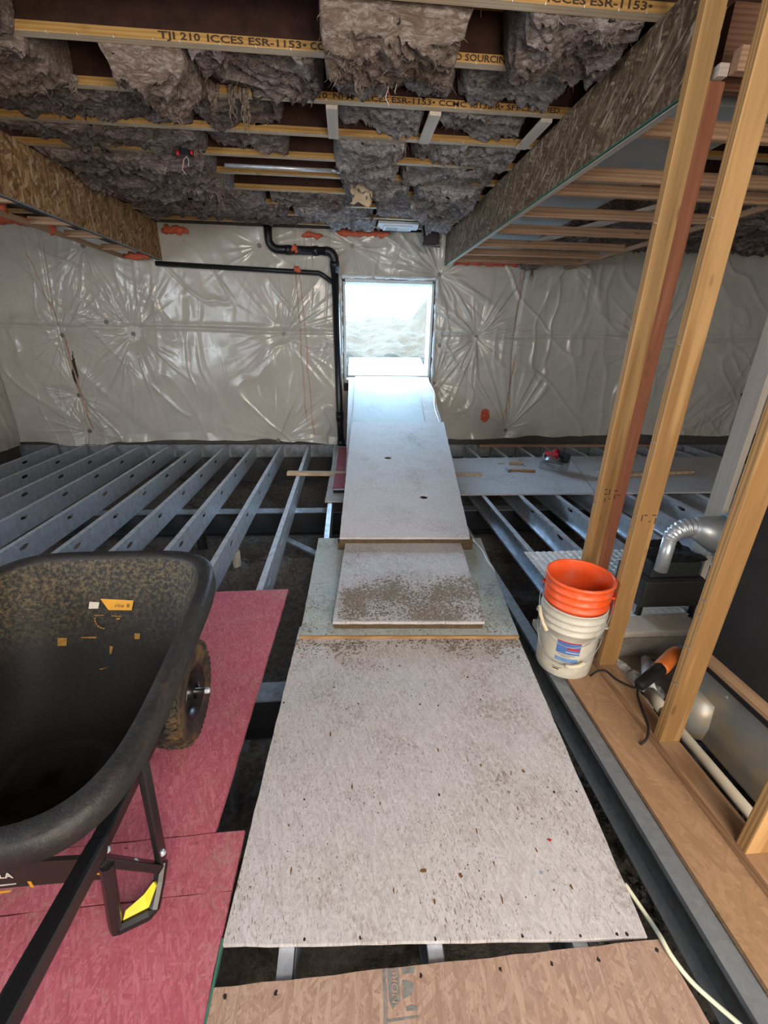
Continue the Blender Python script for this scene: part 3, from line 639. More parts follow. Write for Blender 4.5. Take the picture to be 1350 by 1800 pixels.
batt(2.1, 2.95, 4.6, 6.5, 2.60, .02, 'dusty insulation resting beside the duct over right soffit', I, 1.0, 34, ztop=2.79, grp='insulation in soffits')
batt(2.35, 2.6, 6.35, 6.55, 2.47, .02, 'small dark insulation clump at wall end of right soffit', I, 1.0, 35, ztop=2.6, wisps=[(2.5, 6.45, 2.45, .2, .03)], grp='insulation in soffits')
batt(3.1, 7.0, 3.8, 6.5, 2.74, .0, 'dark insulation far right beyond the soffit', I, 1.2, 36, ztop=2.815, grp='insulation in soffits')

# ---- left soffit
lx = -2.35
so = thing('soffit', 'golden strand board soffit side at upper left', 'soffit', (lx, 4, 2.4))
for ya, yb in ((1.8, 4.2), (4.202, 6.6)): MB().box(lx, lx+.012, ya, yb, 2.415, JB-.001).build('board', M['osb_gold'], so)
MB().box(lx-.001, lx+.0125, 1.8, 6.6, 2.405, 2.415).build('bottom_edge', M['steel_dull'], so)
tag(MB().box(lx-.04, lx-.001, 1.8, 6.6, 2.41, 2.45).build('ledger', M['beam']), 'dark ledger behind the golden soffit side', 'ledger')
tag(MB().box(-2.79, -2.75, 1.8, 6.55, 2.405, 2.445).build('ledger', M['stud_y'], bevel=.002), 'wooden ledger along the outer edge of left soffit', 'ledger')
for k, y in enumerate((3.3, 4.0, 4.72, 5.25, 5.95)):
    tag(MB().box(-2.749, lx-.041, y-.02, y+.02, 2.41, 2.47).build('soffit_rung', M['rung'], bevel=.003), 'wooden rung under left soffit, %s counted from the camera' % ORD[k], 'rung', 'rungs of the left soffit frame')
tag(MB().box(-2.72, -2.40, 1.8, 6.5, 2.50, 2.72).build('supply_duct', plain('black_duct', (.025, .03, .032), .6)), 'black duct above the left soffit rungs', 'duct')
# ================================================================ ramp and floor boards
def nrm(c): return ((c[1]-c[0]).cross(c[-1]-c[0])).normalized()
def board(name, label, c, t, m, cat='board', group=None, up=True, parent=None):
    c = [Vector(p) for p in c]; n = nrm(c)
    if n.z < 0: c = c[::-1]; n = -n
    # slightly ragged outline so that the sawn edge is not a ruler line
    out = []
    for i, p in enumerate(c):
        q = c[(i+1) % len(c)]; L = (q-p).length; k = max(2, int(L/.06)); side = (q-p).normalized().cross(n)
        for s in range(k): out.append(p.lerp(q, s/k)+side*(random.uniform(-.0018, .0018) if s else 0))
    o = MB().prism(out, n, t).build(name, m)
    if label: tag(o, label, cat, group)
    return o
RG = 'strand boards laid over the joists and up the ramp'
V3 = lambda x, y, z: Vector((x, y, z))
# lower path
main = board('ramp_board', 'large weathered strand board lying nearest, whole', [V3(-.357, .688, .018), V3(.817, .618, .018), V3(.945, 2.02, .018), V3(-.285, 2.08, .018)], .016, M['board'], group=RG)
tanb = board('floor_board', 'tan strand board with printed stamp along the bottom edge', [V3(-.352, .0, .018), V3(.90, .0, .018), P(1160, 1651, Z=.018), P(375, 1736, Z=.018)], .016, M['board_tan'], group=RG)
base = board('ramp_board', 'wide muddy board under the small board at ramp foot', [V3(-.273, 1.984, .036), V3(.934, 1.917, .036), V3(1.082, 3.162, .036), V3(-.243, 3.216, .036)], .0165, M['board_teal'], group=RG)
for o_, e in ((base, 0),): pass
edge = MB(); a, b = V3(-.272, 1.981, .029), V3(.933, 1.914, .029)
tag(MB().bar(a+V3(0, -.006, -.0), b+V3(0, -.006, 0), .010, .016).build('edge_strip', lumber('orange_edge', (.42, .24, .10), (.32, .17, .07), 'x')), 'thin orange wood strip along front edge of muddy board', 'strip')
small = board('ramp_board', 'small mud smeared board at the foot of the ramp', [P(585, 1093, Z=.092), P(852, 1093, Z=.092), P(808, 948, Z=.092), P(608, 948, Z=.092)], .016, M['board'], group=RG)
s0, s1 = P(585, 1093, Z=.092), P(852, 1093, Z=.092)
M['mud'] = dirt_mat('brown_mud', (.11, .078, .050), (.17, .125, .085), (.23, .18, .13))
M['mudwood'] = plain('muddy_lumber', (.10, .068, .042), .9, 0, .2, .5, 40, .4)
MB_ = MB().bar(s0+V3(.01, .055, -.036), s1+V3(-.0, .055, -.036), .085, .038)
tag(MB_.build('support_lumber', M['mudwood']), 'mud caked lumber under the front of small board', 'lumber', 'lumber supports under the ramp')
h0, h1 = P(597, 945, Z=.15), P(826, 945, Z=.15); h2, h3 = P(780, 742, Y=5.15), P(618, 742, Y=5.15)
hole = board('ramp_board', 'long pale ramp board with two round holes', [h0, h1, h2, h3], .016, M['board_pale'], group=RG)
# drill the two hand holes
def cutter(px, py, r):
    n = nrm([h0, h1, h2, h3]); d = P(px, py, Z=.3)-V3(0, 0, CAM_H); t = (h0-V3(0, 0, CAM_H)).dot(n)/d.dot(n); c = V3(0, 0, CAM_H)+d*t
    u = n.orthogonal().normalized(); v = n.cross(u); k = 20
    return MB().add([c+(u*math.cos(2*math.pi*i/k)+v*math.sin(2*math.pi*i/k))*r+n*s for s in (-.1, .1) for i in range(k)],
        [tuple(range(k)), tuple(range(2*k-1, k-1, -1))]+[(i, i+k, (i+1) % k+k, (i+1) % k) for i in range(k)])
for px, py in ((682, 804), (745, 873)):
    c = cutter(px, py, .036).build('cut', M['board_pale']); md = hole.modifiers.new('b', 'BOOLEAN'); md.object = c; md.operation = 'DIFFERENCE'; md.solver = 'EXACT'
    dg = bpy.context.evaluated_depsgraph_get(); me = bpy.data.meshes.new_from_object(hole.evaluated_get(dg)); hole.modifiers.clear(); hole.data = me; bpy.data.objects.remove(c)
q = (h1-h0)
tag(MB().bar(h0+V3(.0, .06, -.037)+q*.0, h1+V3(.03, .06, -.037), .085, .038).build('support_lumber', M['mudwood']), 'dark lumber crosspiece under the front of holed board', 'lumber', 'lumber supports under the ramp')
for f, lab in ((.03, 'left'), (.99, 'right')):
    c = h0+q*f+V3(.0, .06, 0); tag(MB().box(c.x-.045, c.x+.045, c.y-.04, c.y+.04, .037, .0925).build('support_block', M['mudwood']), 'dark wood block at %s end under the holed board' % lab, 'block')
w0, w1, w2, w3 = V3(-.02, 4.2, .29), P(803, 830, Z=.29), P(752, 661, Y=6.69), P(613, 661, Y=6.69)
wide = board('ramp_board', 'wide pale board leaning up into the bright opening', [w0, w1, w2, w3], .016, M['board_pale'], group=RG)
nw = nrm([w0, w1, w2, w3]); nw = nw if nw.z > 0 else -nw
def onramp(px, py, h):
    d = P(px, py, Z=.3)-V3(0, 0, CAM_H); c0 = w0+nw*h; return V3(0, 0, CAM_H)+d*((c0-V3(0, 0, CAM_H)).dot(nw)/d.dot(nw))
nar = board('ramp_board', 'narrow pale board lying on the upper ramp', [onramp(619, 752, .015), onramp(748, 752, .015), onramp(732, 661, .015), onramp(624, 659, .015)], .014, M['board_blue'], group=RG)
sill = board('ramp_board', 'short bright board crossing the sill to outdoors', [P(612, 662, Y=6.66), P(753, 663, Y=6.66), P(738, 631, Y=7.55), P(614, 631, Y=7.55)], .016, M['board_pale'], group=RG)
sill.location.z = .022
a, b = P(505, 829, Z=.038), P(846, 832, Z=.038)
tag(MB().bar(a-V3(0, 0, .019), b-V3(0, 0, .019), .089, .038).build('cross_lumber', M['stud_x'], bevel=.002), 'pale lumber laid across the joists under the ramp', 'lumber')
for x, yy in ((.12, 4.6), (1.05, 4.6), (.12, 6.0), (1.08, 6.0)):
    zt = w0.z+(yy-4.2)*(w2.z-w0.z)/(6.69-4.2)-.02; tag(MB().box(x-.02, x+.02, yy-.045, yy+.045, .001, zt-.012).build('ramp_post', M['mudwood']), 'upright lumber prop under %s of the upper ramp' % ('near left' if (x < .5 and yy < 5) else 'near right' if yy < 5 else 'far left' if x < .5 else 'far right'), 'post', 'props under the upper ramp')
# bits left of the ramp
board('floor_board', 'grey board offcut left of the holed ramp board', [P(571, 881, Z=.016), V3(.10, 4.12, .016), V3(.10, 6.4, .016), P(590, 783, Z=.016)], .015, M['board_dirty'], group=RG)
board('floor_board', 'small pink strand board strip left of the ramp', [P(585, 858, Z=.034), V3(.06, 4.5, .034), V3(.06, 6.3, .034), P(596, 786, Z=.034)], .016, M['red'], group=RG)
c0 = P(586, 862, Z=.03); tag(MB().box(c0.x, c0.x+.13, c0.y-.05, c0.y-.005, .017, .050).build('channel_offcut', M['abs'], bevel=.003), 'short black channel offcut beside the pink strip', 'offcut')
# right hand deck across the joists
c1, c2 = P(1008, 836, Z=.018), P(1043, 866, Z=.018)
j0, j1 = P(1000, 802, Z=.018), P(1046, 867, Z=.018)
board('floor_board', 'pale board across right joists holding the circular saw', [P(795, 869, Z=.018), j1, j0, V3(1.15, 5.72, .018)], .016, M['board_pale'], group=RG)
board('floor_board', 'pale board across right joists, behind the studs', [j1+V3(.008, 0, 0), P(1285, 864, Z=.018), P(1296, 803, Z=.018), j0+V3(.008, 0, 0)], .016, M['board_pale'], group=RG)
a, b = P(842, 781, Z=.036), P(1160, 781, Z=.036)
tag(MB().bar(a-V3(0, 0, .018), b-V3(0, 0, .018), .085, .036).build('loose_lumber', M['rung'], bevel=.002), 'long brown lumber lying across the joists by right wall', 'lumber')
a, b = P(1092, 834, Z=.04), P(1215, 828, Z=.04)
tag(MB().bar(a-V3(0, 0, .0), b-V3(0, 0, .0), .10, .036).build('loose_lumber', M['stud_x'], bevel=.002), 'short tan lumber offcut behind the second stud', 'lumber')
# red boards on the left
red1 = board('red_board', 'red painted strand board under the wheel of wheelbarrow', [V3(-.455, .986, .018), V3(-.396, 2.486, .018), V3(-1.62, 2.46, .018), V3(-1.68, .945, .018)], .016, M['red'], group='red strand boards')
s_ = P(402, 1567, Z=.018)
red2 = board('red_board', 'narrow red board strip ahead of the wheelbarrow foot', [V3(-.359, .984, .018), V3(-1.7, .943, .018), V3(-1.7, s_.y-.03, .018), V3(-.3625, s_.y+.003, .018)], .016, M['red'], group='red strand boards')
red3 = board('red_board', 'red strand board in the lower left corner', [V3(-.3625, s_.y, .018), V3(-1.7, s_.y-.033, .018), V3(-1.7, -.1, .018), V3(-.367, -.1, .018)], .016, M['red'], group='red strand boards')
tag(MB().bar(V3(-.3585, .70, .012), V3(-.3605, .0, .012), .006, .018).build('edge_strip', M['green']), 'thin green edge between red board and tan board', 'strip')
# stamp on the tan board
st = bpy.data.objects['floor_board']
o0 = P(676, 1705, Z=.0186); ux_ = (P(676, 1795, Z=.0186)-o0).normalized()
sm_ = plain('grey_stamp', (.20, .20, .19), .8, 0, .2, .5, 60)
def flat(pts, m, name, parent, h=.0186):
    return MB().prism([P(x, y, Z=h) for x, y in pts], (0, 0, 1), .0008).build(name, m, parent)
flat([(672, 1704), (677, 1703), (681, 1799), (676, 1799)], sm_, 'stamp_line', tanb)
flat([(680, 1792), (736, 1785), (736, 1789), (681, 1797)], sm_, 'stamp_line', tanb)
flat([(707, 1722), (727, 1728), (724, 1748), (709, 1756)], sm_, 'stamp_mark', tanb)
flat([(706, 1702), (730, 1699), (728, 1710), (708, 1712)], sm_, 'stamp_mark', tanb)
flat([(714, 1770), (722, 1766), (733, 1769), (734, 1776), (714, 1777)], sm_, 'stamp_mark', tanb)
flat([(680, 1703), (700, 1700), (704, 1760), (695, 1768), (690, 1775), (684, 1760)], sm_, 'stamp_mark', tanb)
a0 = P(701, 1764, Z=.0190); text('NORB', .024, M['board_tan'], tanb, frame4(a0, P(697, 1700, Z=.019)-a0, P(680, 1764, Z=.019)-a0), 'stamp_lettering')
# screw holes and scuffs on the main and tan boards
hole_m = plain('dark_hole', (.02, .012, .008), .9); scuff = plain('brown_scuff', (.17, .095, .035), .8, 0, .2, .5, 80)
def disc(px, py, z, rx, ry, m, name, parent):
    c = P(px, py, Z=z); k = 9; ph = random.random()
    MB().prism([c+V3(rx*math.cos(2*math.pi*i/k)*random.uniform(.35, 1.1), ry*math.sin(2*math.pi*i/k)*random.uniform(.5, 1.1), 0) for i in range(k)], (0, 0, 1), .0010).build(name, m, parent)
for px, py in ((535, 1651), (633, 1648), (765, 1650), (918, 1645), (1020, 1645), (1085, 1642), (1102, 1642), (499, 1235), (738, 1238), (630, 1237), (845, 1230), (535, 1405), (772, 1397), (974, 1392), (1014, 1391)): disc(px, py, .0186, .005, .006, hole_m, 'screw_hole', main)
for px, py in ((395, 1752), (485, 1746), (740, 1715), (970, 1694), (880, 1703), (1052, 1687), (1155, 1670)): disc(px, py, .0186, .006, .007, hole_m, 'screw_hole', tanb)
for px, py, rx, ry in ((581, 1290, .006, .020), (619, 1383, .005, .022), (770, 1318, .006, .014), (845, 1345, .007, .013), (838, 1461, .005, .018), (868, 1517, .006, .010), (882, 1580, .005, .022), (764, 1585, .006, .014), (692, 1565, .004, .012), (745, 1530, .022, .010), (810, 1538, .012, .010), (910, 1420, .006, .012), (943, 1494, .006, .010), (1004, 1558, .010, .014), (703, 1170, .013, .007), (587, 1208, .007, .010), (822, 1190, .009, .010), (512, 1530, .005, .016), (668, 1412, .004, .012), (920, 1355, .010, .014), (968, 1640, .006, .006), (508, 1450, .006, .008), (770, 1240, .01, .008), (625, 1172, .005, .008), (674, 1172, .005, .008)):
    disc(px, py, .0186, rx*.75, ry*.8, scuff, 'scuff_mark', main)
for px, py, m in ((952, 1535, 'steel'), (966, 1476, 'redp'), (1010, 1530, 'steel')): disc(px, py, .0187, .010, .006, M[m], 'paint_fleck', main)
# loose crumbs of mud
def crumbs(label, n, fn, smin, smax, m=None, name='mud_crumbs'):
    b = MB(); O = [(1,0,0),(-1,0,0),(0,1,0),(0,-1,0),(0,0,1),(0,0,-1)]; Fo = [(0,2,4),(2,1,4),(1,3,4),(3,0,4),(2,0,5),(1,2,5),(3,1,5),(0,3,5)]
    for _ in range(n):
        c = fn()
        if c is None: continue
        s = random.uniform(smin, smax)*random.choice((.5, .6, .8, 1, 1.4)); ax = [s*random.uniform(.6, 1.3), s*random.uniform(.6, 1.3), s*random.uniform(.35, .7)]; a = random.uniform(0, 3.1); ca, sa = math.cos(a), math.sin(a)
        b.add([(c[0]+(x*ca-y*sa)*ax[0], c[1]+(x*sa+y*ca)*ax[1], c[2]+z*ax[2]+ax[2]*.6) for x, y, z in O], Fo)
    o = b.build(name, m or M['mud']); return tag(o, label, 'mud', kind='stuff')
rx_ = lambda a, b: random.uniform(a, b)
def on_small():
    y = 2.05+abs(random.gauss(0, .22)); x = rx_(-.07, .73)
    if y > 2.95 or (y > 2.32 and random.random() < .5): return None
    return (x+.04*(y-2), y, .092)
crumbs('brown mud crumbs scattered on the small ramp board', 2600, on_small, .0012, .0042)
def on_base():
    x = rx_(-.25, .93); y = rx_(1.95, 2.5)
    if -.12 < x < .78 and y > 2.03: return None
    return (x+.03*(y-2), y-.055*(x-.3), .0365)
crumbs('brown mud crumbs on the wide muddy board', 1300, on_base, .0012, .004)
crumbs('line of mud swept below the orange strip edge', 900, lambda: (rx_(-.26, .92), 1.93-.055*0+(-.055)*0-abs(random.gauss(0, .03)), .0185), .0012, .004)
crumbs('sparse mud crumbs on the large weathered board', 900, lambda: (lambda x, y: (x+.07*(y-.65)/1.3, y-.055*x, .0185))(rx_(-.32, .80), rx_(.72, 1.95)), .0008, .0026)
crumbs('dark crumbs on the pale board across right joists', 150, lambda: (rx_(1.3, 2.6), rx_(4.35, 5.6), .0185), .002, .006)
crumbs('sparse crumbs on the red boards', 500, lambda: (rx_(-.95, -.42), rx_(.95, 2.4), .0185), .001, .0028)
# smeared mud: thin ragged crust
def smear(label, c00, c10, c11, c01, z, nu, nv, dens, h=.0012):
    a_, b_ = np.meshgrid(np.linspace(0, 1, nu), np.linspace(0, 1, nv), indexing='ij')
    xx = (1-b_)*((1-a_)*c00[0]+a_*c10[0])+b_*((1-a_)*c01[0]+a_*c11[0]); yy = (1-b_)*((1-a_)*c00[1]+a_*c10[1])+b_*((1-a_)*c01[1]+a_*c11[1])
    zz = z+h+.0012*fbm(xx*60, yy*60, 2, 2); f = fbm(xx*7, yy*7, 4, 3)*.5+fbm(xx*120, yy*120, 5, 3)*.9+dens(a_, b_)
    kp_ = (f[:-1, :-1]+f[1:, 1:]) > 0
    tag(gridmesh('mud_smear', np.stack([xx, yy, zz], -1).reshape(-1, 3), nu, nv, M['mudgrey'], keep=kp_), label, 'mud', kind='stuff')
M['mudgrey'] = plain('dried_mud', (.25, .21, .17), .95, 0, .1, .5, 60, .3)
e0, e1, e2, e3 = P(587, 1091, Z=.092), P(850, 1091, Z=.092), P(838, 1010, Z=.092), P(598, 1010, Z=.092)
smear('dried mud smeared over front of the small ramp board', e0, e1, e2, e3, .092, 300, 150, lambda a_, b_: .15-1.6*np.clip(b_-.55, 0, 1)-.5*np.exp(-((a_-.02)/.05)**2))
e0, e1, e2, e3 = P(529, 1112, Z=.036), P(585, 1112, Z=.036), P(598, 1030, Z=.036), P(545, 1030, Z=.036)
smear('dried mud on left strip of the wide muddy board', e0, e1, e2, e3, .036, 90, 160, lambda a_, b_: -.4+.35*a_-.5*b_)
e0, e1, e2, e3 = P(852, 1112, Z=.036), P(908, 1112, Z=.036), P(878, 1030, Z=.036), P(835, 1030, Z=.036)
smear('dried mud on right strip of the wide muddy board', e0, e1, e2, e3, .036, 90, 160, lambda a_, b_: -.2-.3*a_-.4*b_)
smear('band of dried mud along top of the large weathered board', (-.30, 1.72), (.92, 1.66), (.935, 1.90), (-.292, 1.97), .018, 400, 90, lambda a_, b_: -1.15+.8*b_)
smear('faint dried mud patch on left of the large weathered board', (-.30, 1.35), (.1, 1.33), (.12, 1.6), (-.29, 1.62), .018, 140, 100, lambda a_, b_: -.9-1.2*np.abs(b_-.5))
smear('faint dried mud patch on right of the large weathered board', (.45, .85), (.80, .84), (.84, 1.5), (.5, 1.5), .018, 140, 200, lambda a_, b_: -.95-.5*np.abs(b_-.5))
# gravel and clods on the ground
def on_ground(x0, x1, y0, y1):
    def f():
        x, y = rx_(x0, x1), rx_(y0, y1); i = int((x-XL)/(XR-XL)*299); j = int((y-YR)/(YB-YR)*219); return (x, y, gz[i, j])
    return f
M['stone'] = plain('gravel_stone', (.11, .105, .10), .8, 0, .3, .5, 12)
crumbs('dark gravel under the steel channel on the right', 5200, on_ground(.75, 1.9, -.3, 2.6), .009, .02, M['stone'], 'gravel')
crumbs('loose dirt clods on the ground below the joists', 2600, on_ground(-2.8, 1.2, 1.0, 4.3), .008, .035, M['dirt'], 'dirt_clods')

# ================================================================ stud wall and right hand corner
tag(MB().box(1.062, 1.335, .475, 1.86, .002, .019).build('subfloor_panel', M['osb_floor']), 'tan subfloor panel along the stud wall', 'subfloor')
tag(MB().box(1.062, 1.335, -.6, .472, .002, .019).build('subfloor_panel', M['osb_floor']), 'tan subfloor panel in the lower right corner', 'subfloor')
M['plate'] = lumber('plate_lumber', (.40, .25, .14), (.30, .17, .09), 'y')
tag(MB().box(1.24, 1.329, -.6, 2.03, .0195, .057).build('bottom_plate', M['plate'], bevel=.003), 'wooden bottom plate carrying the studs', 'plate')
# studs: each with crown staples on its narrow face
M['stud_face'] = M['stud']
def stud(x0, x1, y0, y1, z0, z1, label, m, st=()):
    t = thing('wall_stud', label, 'stud', ((x0+x1)/2, (y0+y1)/2, z0), 'wooden studs of the right wall')
    MB().box(x0, x1, y0, y1, z0, z1).build('post', m, t, bevel=.004)
    for z in st: MB().tube([(x0+.001, y0+.006, z), (x0-.006, y0+.010, z+.004), (x0-.006, y1-.010, z+.001), (x0+.001, y1-.005, z)], .0014, 5).build('staple', M['steel_dull'], t)
    return t
stud(1.25, 1.339-.008, 1.955, 1.993, .057, JB-.001, 'tall pale yellow stud next to the reddish post, farthest', M['stud'], (.55, .8, 1.3, 1.62, 2.0))
stud(1.333, 1.40, 1.965, 2.025, .0, 2.45, 'reddish brown post behind the farthest yellow stud', M['stud_red'])
stud(1.24, 1.329, 1.632, 1.670, .057, JB-.001, 'yellow stud behind the bucket, second from the back', M['stud'], (.62, .80, .86, 1.18, 1.55, 1.95))
stud(1.24, 1.329, 1.186, 1.224, .057, JB-.001, 'yellow stud in front of the vent pipe, warm lit', M['stud'], (.35, .52, .66, .72))
stud(1.24, 1.329, .775, .813, .057, JB-.001, 'stud foot at the lower right edge of picture', M['stud'])
stud(2.106, 2.144, 2.12, 2.23, .0, 2.44, 'white faced stud seen behind the galvanised vent pipe', M['white_stud'])
# red paint stripe on the second stud narrow face
MB().box(1.2385, 1.2402, 1.634, 1.668, .36, .47).build('red_stripe', plain('red_chalk', (.50, .09, .06), .8), bpy.data.objects['wall_stud.002'])
ink = M['ink']
def stamp(tn, pts, Y):
    for (x, y, ww, hh) in pts:
        a = P(x, y, Y=Y); MB().box(a.x, a.x+ww, Y-.0012, Y-.0002, a.z-hh, a.z).build('grade_stamp', ink, bpy.data.objects[tn])
stamp('wall_stud', [(1063, 860, .016, .004), (1063, 868, .016, .004), (1063, 876, .004, .02), (1070, 876, .010, .004), (1072, 860, .004, .03), (1080, 862, .018, .004), (1080, 870, .004, .02), (1086, 870, .010, .004)], 1.955)
stamp('wall_stud.002', [(1129, 905, .004, .03), (1133, 905, .014, .004), (1147, 905, .018, .004), (1152, 910, .004, .03), (1140, 916, .010, .004)], 1.632)
# crosswise sill plank, foil sheet, recess with drain things
tag(MB().box(1.07, 2.02, 1.90, 2.05, -.0, .04).build('sill_plank', M['white_wood'], bevel=.003), 'pale dusty plank across, behind the bucket', 'plank')
fo = thing('foil_sheet', 'shiny white quilted sheet on joists behind the bucket', 'foil sheet', (1.7, 2.5, .0))
k = N('white_foil', .3, .0, .6); k.col((.80, .84, .88)); n_ = 60; m_ = 60
fx, fy = np.meshgrid(np.linspace(1.36, 2.35, n_*2), np.linspace(2.07, 2.95, m_*2), indexing='ij')
fz = .004+.014*np.abs(np.sin(fx*math.pi/.05))**.5*np.abs(np.sin(fy*math.pi/.05))**.5+.004*fbm(fx*4, fy*4, 2, 2)
gridmesh('sheet', np.stack([fx, fy, fz+.004], -1).reshape(-1, 3), n_*2, m_*2, k.m, fo)
M['beige'] = plain('beige_pan', (.36, .32, .26), .7, 0, .3, .35, 14)
tr = thing('drain_pan', 'beige dusty pan behind the stud wall with round drain', 'pan', (1.7, 1.7, -.12))
MB().box(1.345, 2.1, 1.53, 1.90, -.14, -.12).build('pan_floor', M['beige'], tr); MB().box(1.345, 2.1, 1.885, 1.899, -.12, .0).build('pan_back', M['beige'], tr)
MB().lathe([(.055, 0), (.055, .006), (.045, .006), (.045, 0)], (1.69, 1.80, -.12), 24).build('drain_rim', M['abs'], tr, smooth=True)
MB().lathe([(.0005, .001), (.045, .001)], (1.69, 1.80, -.12), 24).build('drain_well', plain('black_well', (.01, .01, .01), .9), tr)
for q in range(3): MB().lathe([(.012+.012*q, .004), (.0145+.012*q, .006), (.017+.012*q, .004)], (1.69, 1.80, -.12), 24).build('drain_ring', M['white_plastic'], tr)
for q in range(4):
    a = q*math.pi/4; MB().bar((1.69-.045*math.cos(a), 1.80-.045*math.sin(a), -.115), (1.69+.045*math.cos(a), 1.80+.045*math.sin(a), -.115), .003, .003).build('drain_spoke', M['white_plastic'], tr)
M['pvc'] = plain('cream_pvc', (.55, .50, .40), .45, 0, .4, .2, 10)
pv = thing('drain_pipe', 'cream plastic pipe running along the stud wall', 'pipe', (1.42, 1.2, 0))
MB().tube([(1.42, .2, .0), (1.42, 1.30, .0), (1.43, 1.42, -.01)], .021, 14).build('straight_run', M['pvc'], pv, smooth=True)
MB().tube([(1.43, 1.40, -.01), (1.45, 1.52, -.02)], .029, 14).build('coupling', M['pvc'], pv, smooth=True)
MB().tube([(1.45, 1.50, -.02), (1.53, 1.66, -.04), (1.62, 1.79, -.06)], .024, 14).build('branch', M['white_plastic'], pv, smooth=True)
fw = thing('white_fluff', 'white fibrous strip behind the second stud foot', 'insulation', (1.45, 1.7, -.1))
gx2, gy2 = np.meshgrid(np.linspace(0, 1, 70), np.linspace(0, 1, 30), indexing='ij')
fx, fy = 1.36+.16*gx2-.0*gy2+.09*gy2, 1.86-.34*gx2+.05*gy2
fz = -.105+.055*np.sin(math.pi*gy2)*np.sin(math.pi*np.clip(gx2, 0.02, .98))**.3+.012*fbm(fx*40, fy*40, 3, 3)
gridmesh('fluff', np.stack([fx, fy, fz], -1).reshape(-1, 3), 70, 30, plain('white_fibre', (.62, .62, .60), .95, 0, .1, .4, 70, .8), fw)
# plenum panel and charcoal board
kp = N('sprayed_metal', .38, .25, .5); nn_ = kp.noise(3.2, 3, kp.mapping(loc=(3, 0.4, 1)))
kp.col(kp.mix(kp.ramp(nn_, (.42, 0.0), (.56, 1.0)), (.24, .25, .25), (.36, .29, .20)))
pl = thing('plenum', 'grey sheet metal plenum with tan overspray, lower right', 'plenum', (1.8, .9, -.14))
MB().box(1.60, 2.3, -.2, 1.50, -.14, .225).build('body', kp.m, pl, bevel=.01)
MB().box(1.585, 2.3, -.2, 1.52, .226, .245).build('top_rail', M['plate'], pl); MB().box(1.578, 1.60, -.2, 1.50, .205, .226).build('black_seal', M['abs'], pl)
MB().lathe([(.0, 0), (.10, 0), (.11, .08), (.10, .20), (.0, .21)], (1.62, 1.43, -.13), 24).build('tank_end', kp.m, pl, smooth=True)
for q, (yy, zz) in enumerate(((1.02, .13), (1.3, .16))): MB().lathe([(.0005, -.004), (.006, -.003), (.006, 0)], (1.600, yy, zz), 8, 'x').build('screw', M['steel'], pl)
tag(MB().box(1.64, 1.66, -.3, 1.49, .246, 1.9).build('charcoal_panel', plain('charcoal_board', (.022, .021, .021), .8, 0, .2, .5, 4)), 'charcoal black board standing behind the studs at right edge', 'panel')
# vent pipe with elbow, boots
vt = thing('vent_pipe', 'galvanised vent pipe with ribbed elbow behind the studs', 'vent pipe', (1.7, 2.0, .3))
MB().tube([(1.735, 2.0, .375), (1.735, 2.0, .58)], .034, 20).build('riser', M['duct'], vt, smooth=True)
pts = []; rr = []
for q in range(25):
    a = q/24*math.pi/2; pts.append((1.735+.10*(1-math.cos(a)), 2.0-.02*q/24, .575+.07*math.sin(a))); rr.append(.034+.020*q/24+.005*math.sin(q*math.pi/1.5))
MB().tube(pts, rr, 24).build('ribbed_elbow', M['duct'], vt, smooth=True)
MB().tube([(1.825, 1.98, .645), (1.85, 1.975, .643), (1.96, 1.94, .62)], [.056, .062, .110], 28).build('reducer', M['duct'], vt, smooth=True)
MB().tube([(1.95, 1.945, .621), (1.96, 1.94, .62), (2.02, 1.92, .605), (2.03, 1.917, .602)], [.114, .119, .119, .116], 28).build('band', M['steel_dull'], vt, smooth=True)
MB().tube([(2.02, 1.92, .605), (2.16, 1.87, .56), (2.34, 1.80, .50)], .113, 28).build('main_run', M['duct'], vt, smooth=True)
M['rub'] = plain('black_rubber', (.013, .013, .014), .6, 0, .4, .3, 20)
bo = thing('duct_boot', 'black wrapped duct boot under the vent elbow', 'duct boot', (1.9, 2.2, .1))
MB().box(1.72, 2.10, 2.06, 2.34, .085, .265).build('lower_box', plain('dark_boot', (.035, .038, .036), .5, .3, .5, .4, 6), bo, bevel=.012)
MB().box(1.74, 2.05, 2.07, 2.30, .275, .385).build('upper_box', plain('slate_boot', (.05, .058, .062), .4, .4, .5, .4, 6), bo, bevel=.02)
MB().box(1.725, 2.07, 2.055, 2.31, .262, .285).build('seal', M['rub'], bo, bevel=.006)
for (x, y) in ((1.74, 2.08), (2.08, 2.08), (1.74, 2.32), (2.08, 2.32)): MB().box(x-.012, x+.012, y-.012, y+.012, .004, .087).build('foot', M['rub'], bo)
gx2, gy2 = np.meshgrid(np.linspace(1.735, 2.06, 40), np.linspace(2.06, 2.31, 30), indexing='ij')
gridmesh('black_wrap', np.stack([gx2, gy2, .395+.03*fbm(gx2*9, gy2*9, 3, 3)], -1).reshape(-1, 3), 40, 30, M['rub'], bo)
